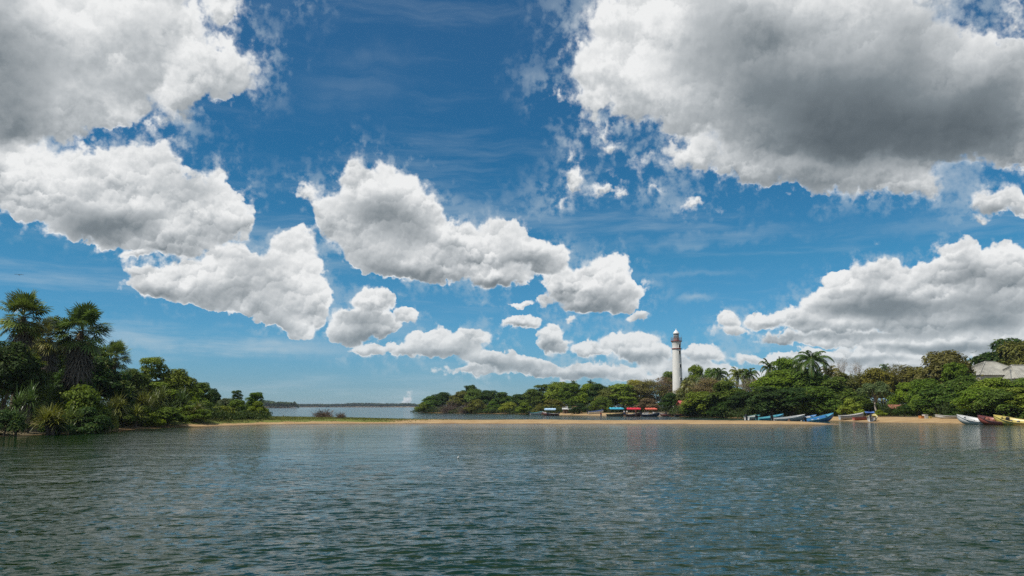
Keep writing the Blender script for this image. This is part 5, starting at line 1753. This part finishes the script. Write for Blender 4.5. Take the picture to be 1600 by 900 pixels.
def cargo_heap():
    g = at(1443, 645, 141); z0 = hgt(g.x, g.y)
    for (dx, w, h_, m_, nm, lab) in ((-.45, .6, .38, M['orange'], 'fish_crate', 'orange fish crate on the sand right of the beach shrubs'), (.25, .65, .62, M['white'], 'fish_crate', 'white fish crate beside the orange one on the sand'), (.95, .5, .3, M['yellow'], 'fish_crate', 'low yellow fish crate right of the white one')):
        root = empty(nm, (g.x + dx, g.y, z0 - .03), R(12)); tag(root, lab, 'crate', 'fish crates on the beach')
        mb = MB(); t = .05
        mb.box((0, 0, t / 2), (w, .7, t)); mb.box((-w / 2 + t / 2, 0, h_ / 2 + t), (t, .7, h_)); mb.box((w / 2 - t / 2, 0, h_ / 2 + t), (t, .7, h_))
        mb.box((0, -.35 + t / 2, h_ / 2 + t), (w - 2 * t, t, h_)); mb.box((0, .35 - t / 2, h_ / 2 + t), (w - 2 * t, t, h_))
        mb.build('box', m_, root)
        mb = MB(); mb.box((0, 0, h_ + t + .03), (w + .06, .76, .06)); mb.build('rim', m_, root)


cargo_heap()


def stake(label, x, Y, top):
    g = at(x, 655, Y); z = min(hgt(g.x, g.y), 0) - .3; h_ = at(x, top, Y).z - z
    mb = MB(); mb.tube([(0, 0, 0), (.05, .02, h_ * .5), (.02, .06, h_)], [.09, .08, .06], 6); mb.tube([(.04, .02, h_ * .7), (.22, .1, h_ * .85)], [.04, .02], 4)
    o = mb.build('wooden_stake', M['dead'], None); o.location = (g.x, g.y, z)
    tag(o, label, 'stake', 'stakes by the sandbar')


stake('short dark stake behind the grass, left of the dead bush', 442, 172, 648)
stake('thin stake at the right tip of the left bank', 424, 186, 649.5)

M['skin'] = plain_mat('skin', (.20, .11, .07), .6, .1, 3.0)
M['cloth_white'] = plain_mat('white_cloth', (.68, .67, .64), .9, .1, 4.0); M['cloth_red'] = plain_mat('red_cloth', (.42, .04, .04), .9, .1, 4.0)
M['cloth_blue'] = plain_mat('blue_cloth', (.06, .09, .22), .9, .1, 4.0); M['cloth_brown'] = plain_mat('brown_cloth', (.18, .10, .06), .9, .1, 4.0); M['hair'] = plain_mat('black_hair', (.012, .010, .010), .6, .1, 4.0)


def grow(name, verts, edges, radii, mat, parent, root_i=0):
    me = bpy.data.meshes.new(name); me.from_pydata(verts, edges, []); me.update()
    o = link(name, me, parent, (mat,))
    sk = o.modifiers.new('skin', 'SKIN')
    for i, r_ in enumerate(radii): me.skin_vertices[0].data[i].radius = (r_, r_)
    me.skin_vertices[0].data[root_i].use_root = True
    su = o.modifiers.new('sub', 'SUBSURF'); su.levels = 1; su.render_levels = 1
    return o


def person(label, x, Y, rz, shirt, lower, z=None, pose='stand'):
    g = at(x, 650, Y); zz = hgt(g.x, g.y) if z is None else z
    root = empty('person', (g.x, g.y, zz), rz); tag(root, label, 'person')
    a = .14 if pose == 'walk' else .03
    arm = .32 if pose == 'reach' else .0
    v = [(0, 0, .95), (0, 0, 1.18), (0, 0, 1.40), (0, 0, 1.50), (0, 0, 1.60), (0, .01, 1.70),
         (-.10, 0, .90), (-.11, a, .50), (-.12, a * .4, .08), (-.12, a * .4 - .13, .04),
         (.10, 0, .90), (.11, -a, .50), (.12, -a * 1.2, .08), (.12, -a * 1.2 - .13, .04),
         (-.19, 0, 1.41), (-.25, .02, 1.13), (-.25, -.08 - arm * .5, .90 + arm), (-.25, -.12 - arm * .6, .82 + arm),
         (.19, 0, 1.41), (.25, .02, 1.13), (.25, -.08 - arm, .90 + arm), (.25, -.12 - arm, .82 + arm)]
    e = [(0, 1), (1, 2), (2, 3), (3, 4), (4, 5), (0, 6), (6, 7), (7, 8), (8, 9), (0, 10), (10, 11), (11, 12), (12, 13), (2, 14), (14, 15), (15, 16), (16, 17), (2, 18), (18, 19), (19, 20), (20, 21)]
    r_ = [.12, .12, .13, .055, .09, .08, .09, .06, .042, .035, .09, .06, .042, .035, .055, .042, .032, .035, .055, .042, .032, .035]
    grow('body', v, e, r_, M['skin'], root)
    grow('shirt', [(0, 0, .98), (0, 0, 1.18), (0, 0, 1.39), (-.19, 0, 1.40), (-.24, .02, 1.20), (.19, 0, 1.40), (.24, .02, 1.20)], [(0, 1), (1, 2), (2, 3), (3, 4), (2, 5), (5, 6)], [.15, .15, .155, .08, .065, .08, .065], shirt, root)
    grow('shorts', [(0, 0, .97), (-.10, 0, .88), (-.11, a * .8, .56), (.10, 0, .88), (.11, -a * .8, .56)], [(0, 1), (1, 2), (0, 3), (3, 4)], [.145, .11, .095, .11, .095], lower, root)
    mb = MB(); mb.lathe([(.001, .12), (.07, .10), (.10, .04), (.105, -.02), (.09, -.06)], 10, (0, .02, 1.66)); mb.build('hair', M['hair'], root, True)


person('person in a white shirt standing at the left of the red canopy', 975.5, 221, R(10), M['cloth_white'], M['cloth_blue'], z=0.02)
person('person in white beside the bow of the dark boat under the red canopy', 980, 222, R(-40), M['cloth_white'], M['cloth_brown'], z=0.02, pose='walk')
person('person in red standing on the small beach left of the cyan canopy', 939, 226, R(30), M['cloth_red'], M['cloth_blue'])
person('person in a brown shirt standing between the beached teal and grey boats', 1232.5, 150.5, R(-20), M['cloth_brown'], M['cloth_blue'], pose='reach')
person('person in dark red standing in the shade between the red and orange canopies', 994, 221, R(60), M['cloth_red'], M['cloth_brown'], z=0.05)


def bird():
    p = at(30, 429.5, 95)
    root = empty('bird', p, R(20)); tag(root, 'dark bird gliding in the sky above the left palms', 'bird')
    mb = MB(); mb.lathe([(.001, -.24), (.035, -.16), (.06, -.02), (.05, .10), (.03, .16), (.035, .20), (.001, .25)], 8)
    b = mb.build('body', M['black'], root, True); b.rotation_euler = (R(90), 0, 0)
    for s_ in (-1, 1):
        mb = MB()
        V = [(s_ * .03, .09, .02), (s_ * .03, -.09, .02), (s_ * .26, .12, .08), (s_ * .26, -.05, .08), (s_ * .52, .02, .03), (s_ * .50, -.06, .03)]
        V += [(q[0], q[1], q[2] - .015) for q in V]
        mb.add(V, [(0, 2, 3, 1), (2, 4, 5, 3), (6, 7, 9, 8), (8, 9, 11, 10), (0, 6, 8, 2), (2, 8, 10, 4), (1, 3, 9, 7), (3, 5, 11, 9), (4, 10, 11, 5)])
        mb.build('wing', M['black'], root)
    mb = MB(); mb.add([(-.02, -.2, 0), (.02, -.2, 0), (.07, -.36, 0), (-.07, -.36, 0), (-.02, -.2, -.012), (.02, -.2, -.012), (.07, -.36, -.012), (-.07, -.36, -.012)],
                      [(0, 1, 2, 3), (7, 6, 5, 4), (0, 3, 7, 4), (1, 5, 6, 2), (3, 2, 6, 7), (0, 4, 5, 1)])
    mb.build('tail', M['black'], root)


bird()


def float_():
    p = at(716, 716, row_y(716))
    mb = MB(); mb.lathe([(.001, -.05), (.035, -.04), (.05, 0), (.04, .035), (.018, .06), (.018, .09), (.001, .095)], 12)
    o = mb.build('fishing_float', M['lantern_white'], None, True); o.location = (p.x, p.y, .03); o.rotation_euler = (R(30), R(20), 0)
    tag(o, 'small white float bobbing alone on the open water', 'float')


float_()
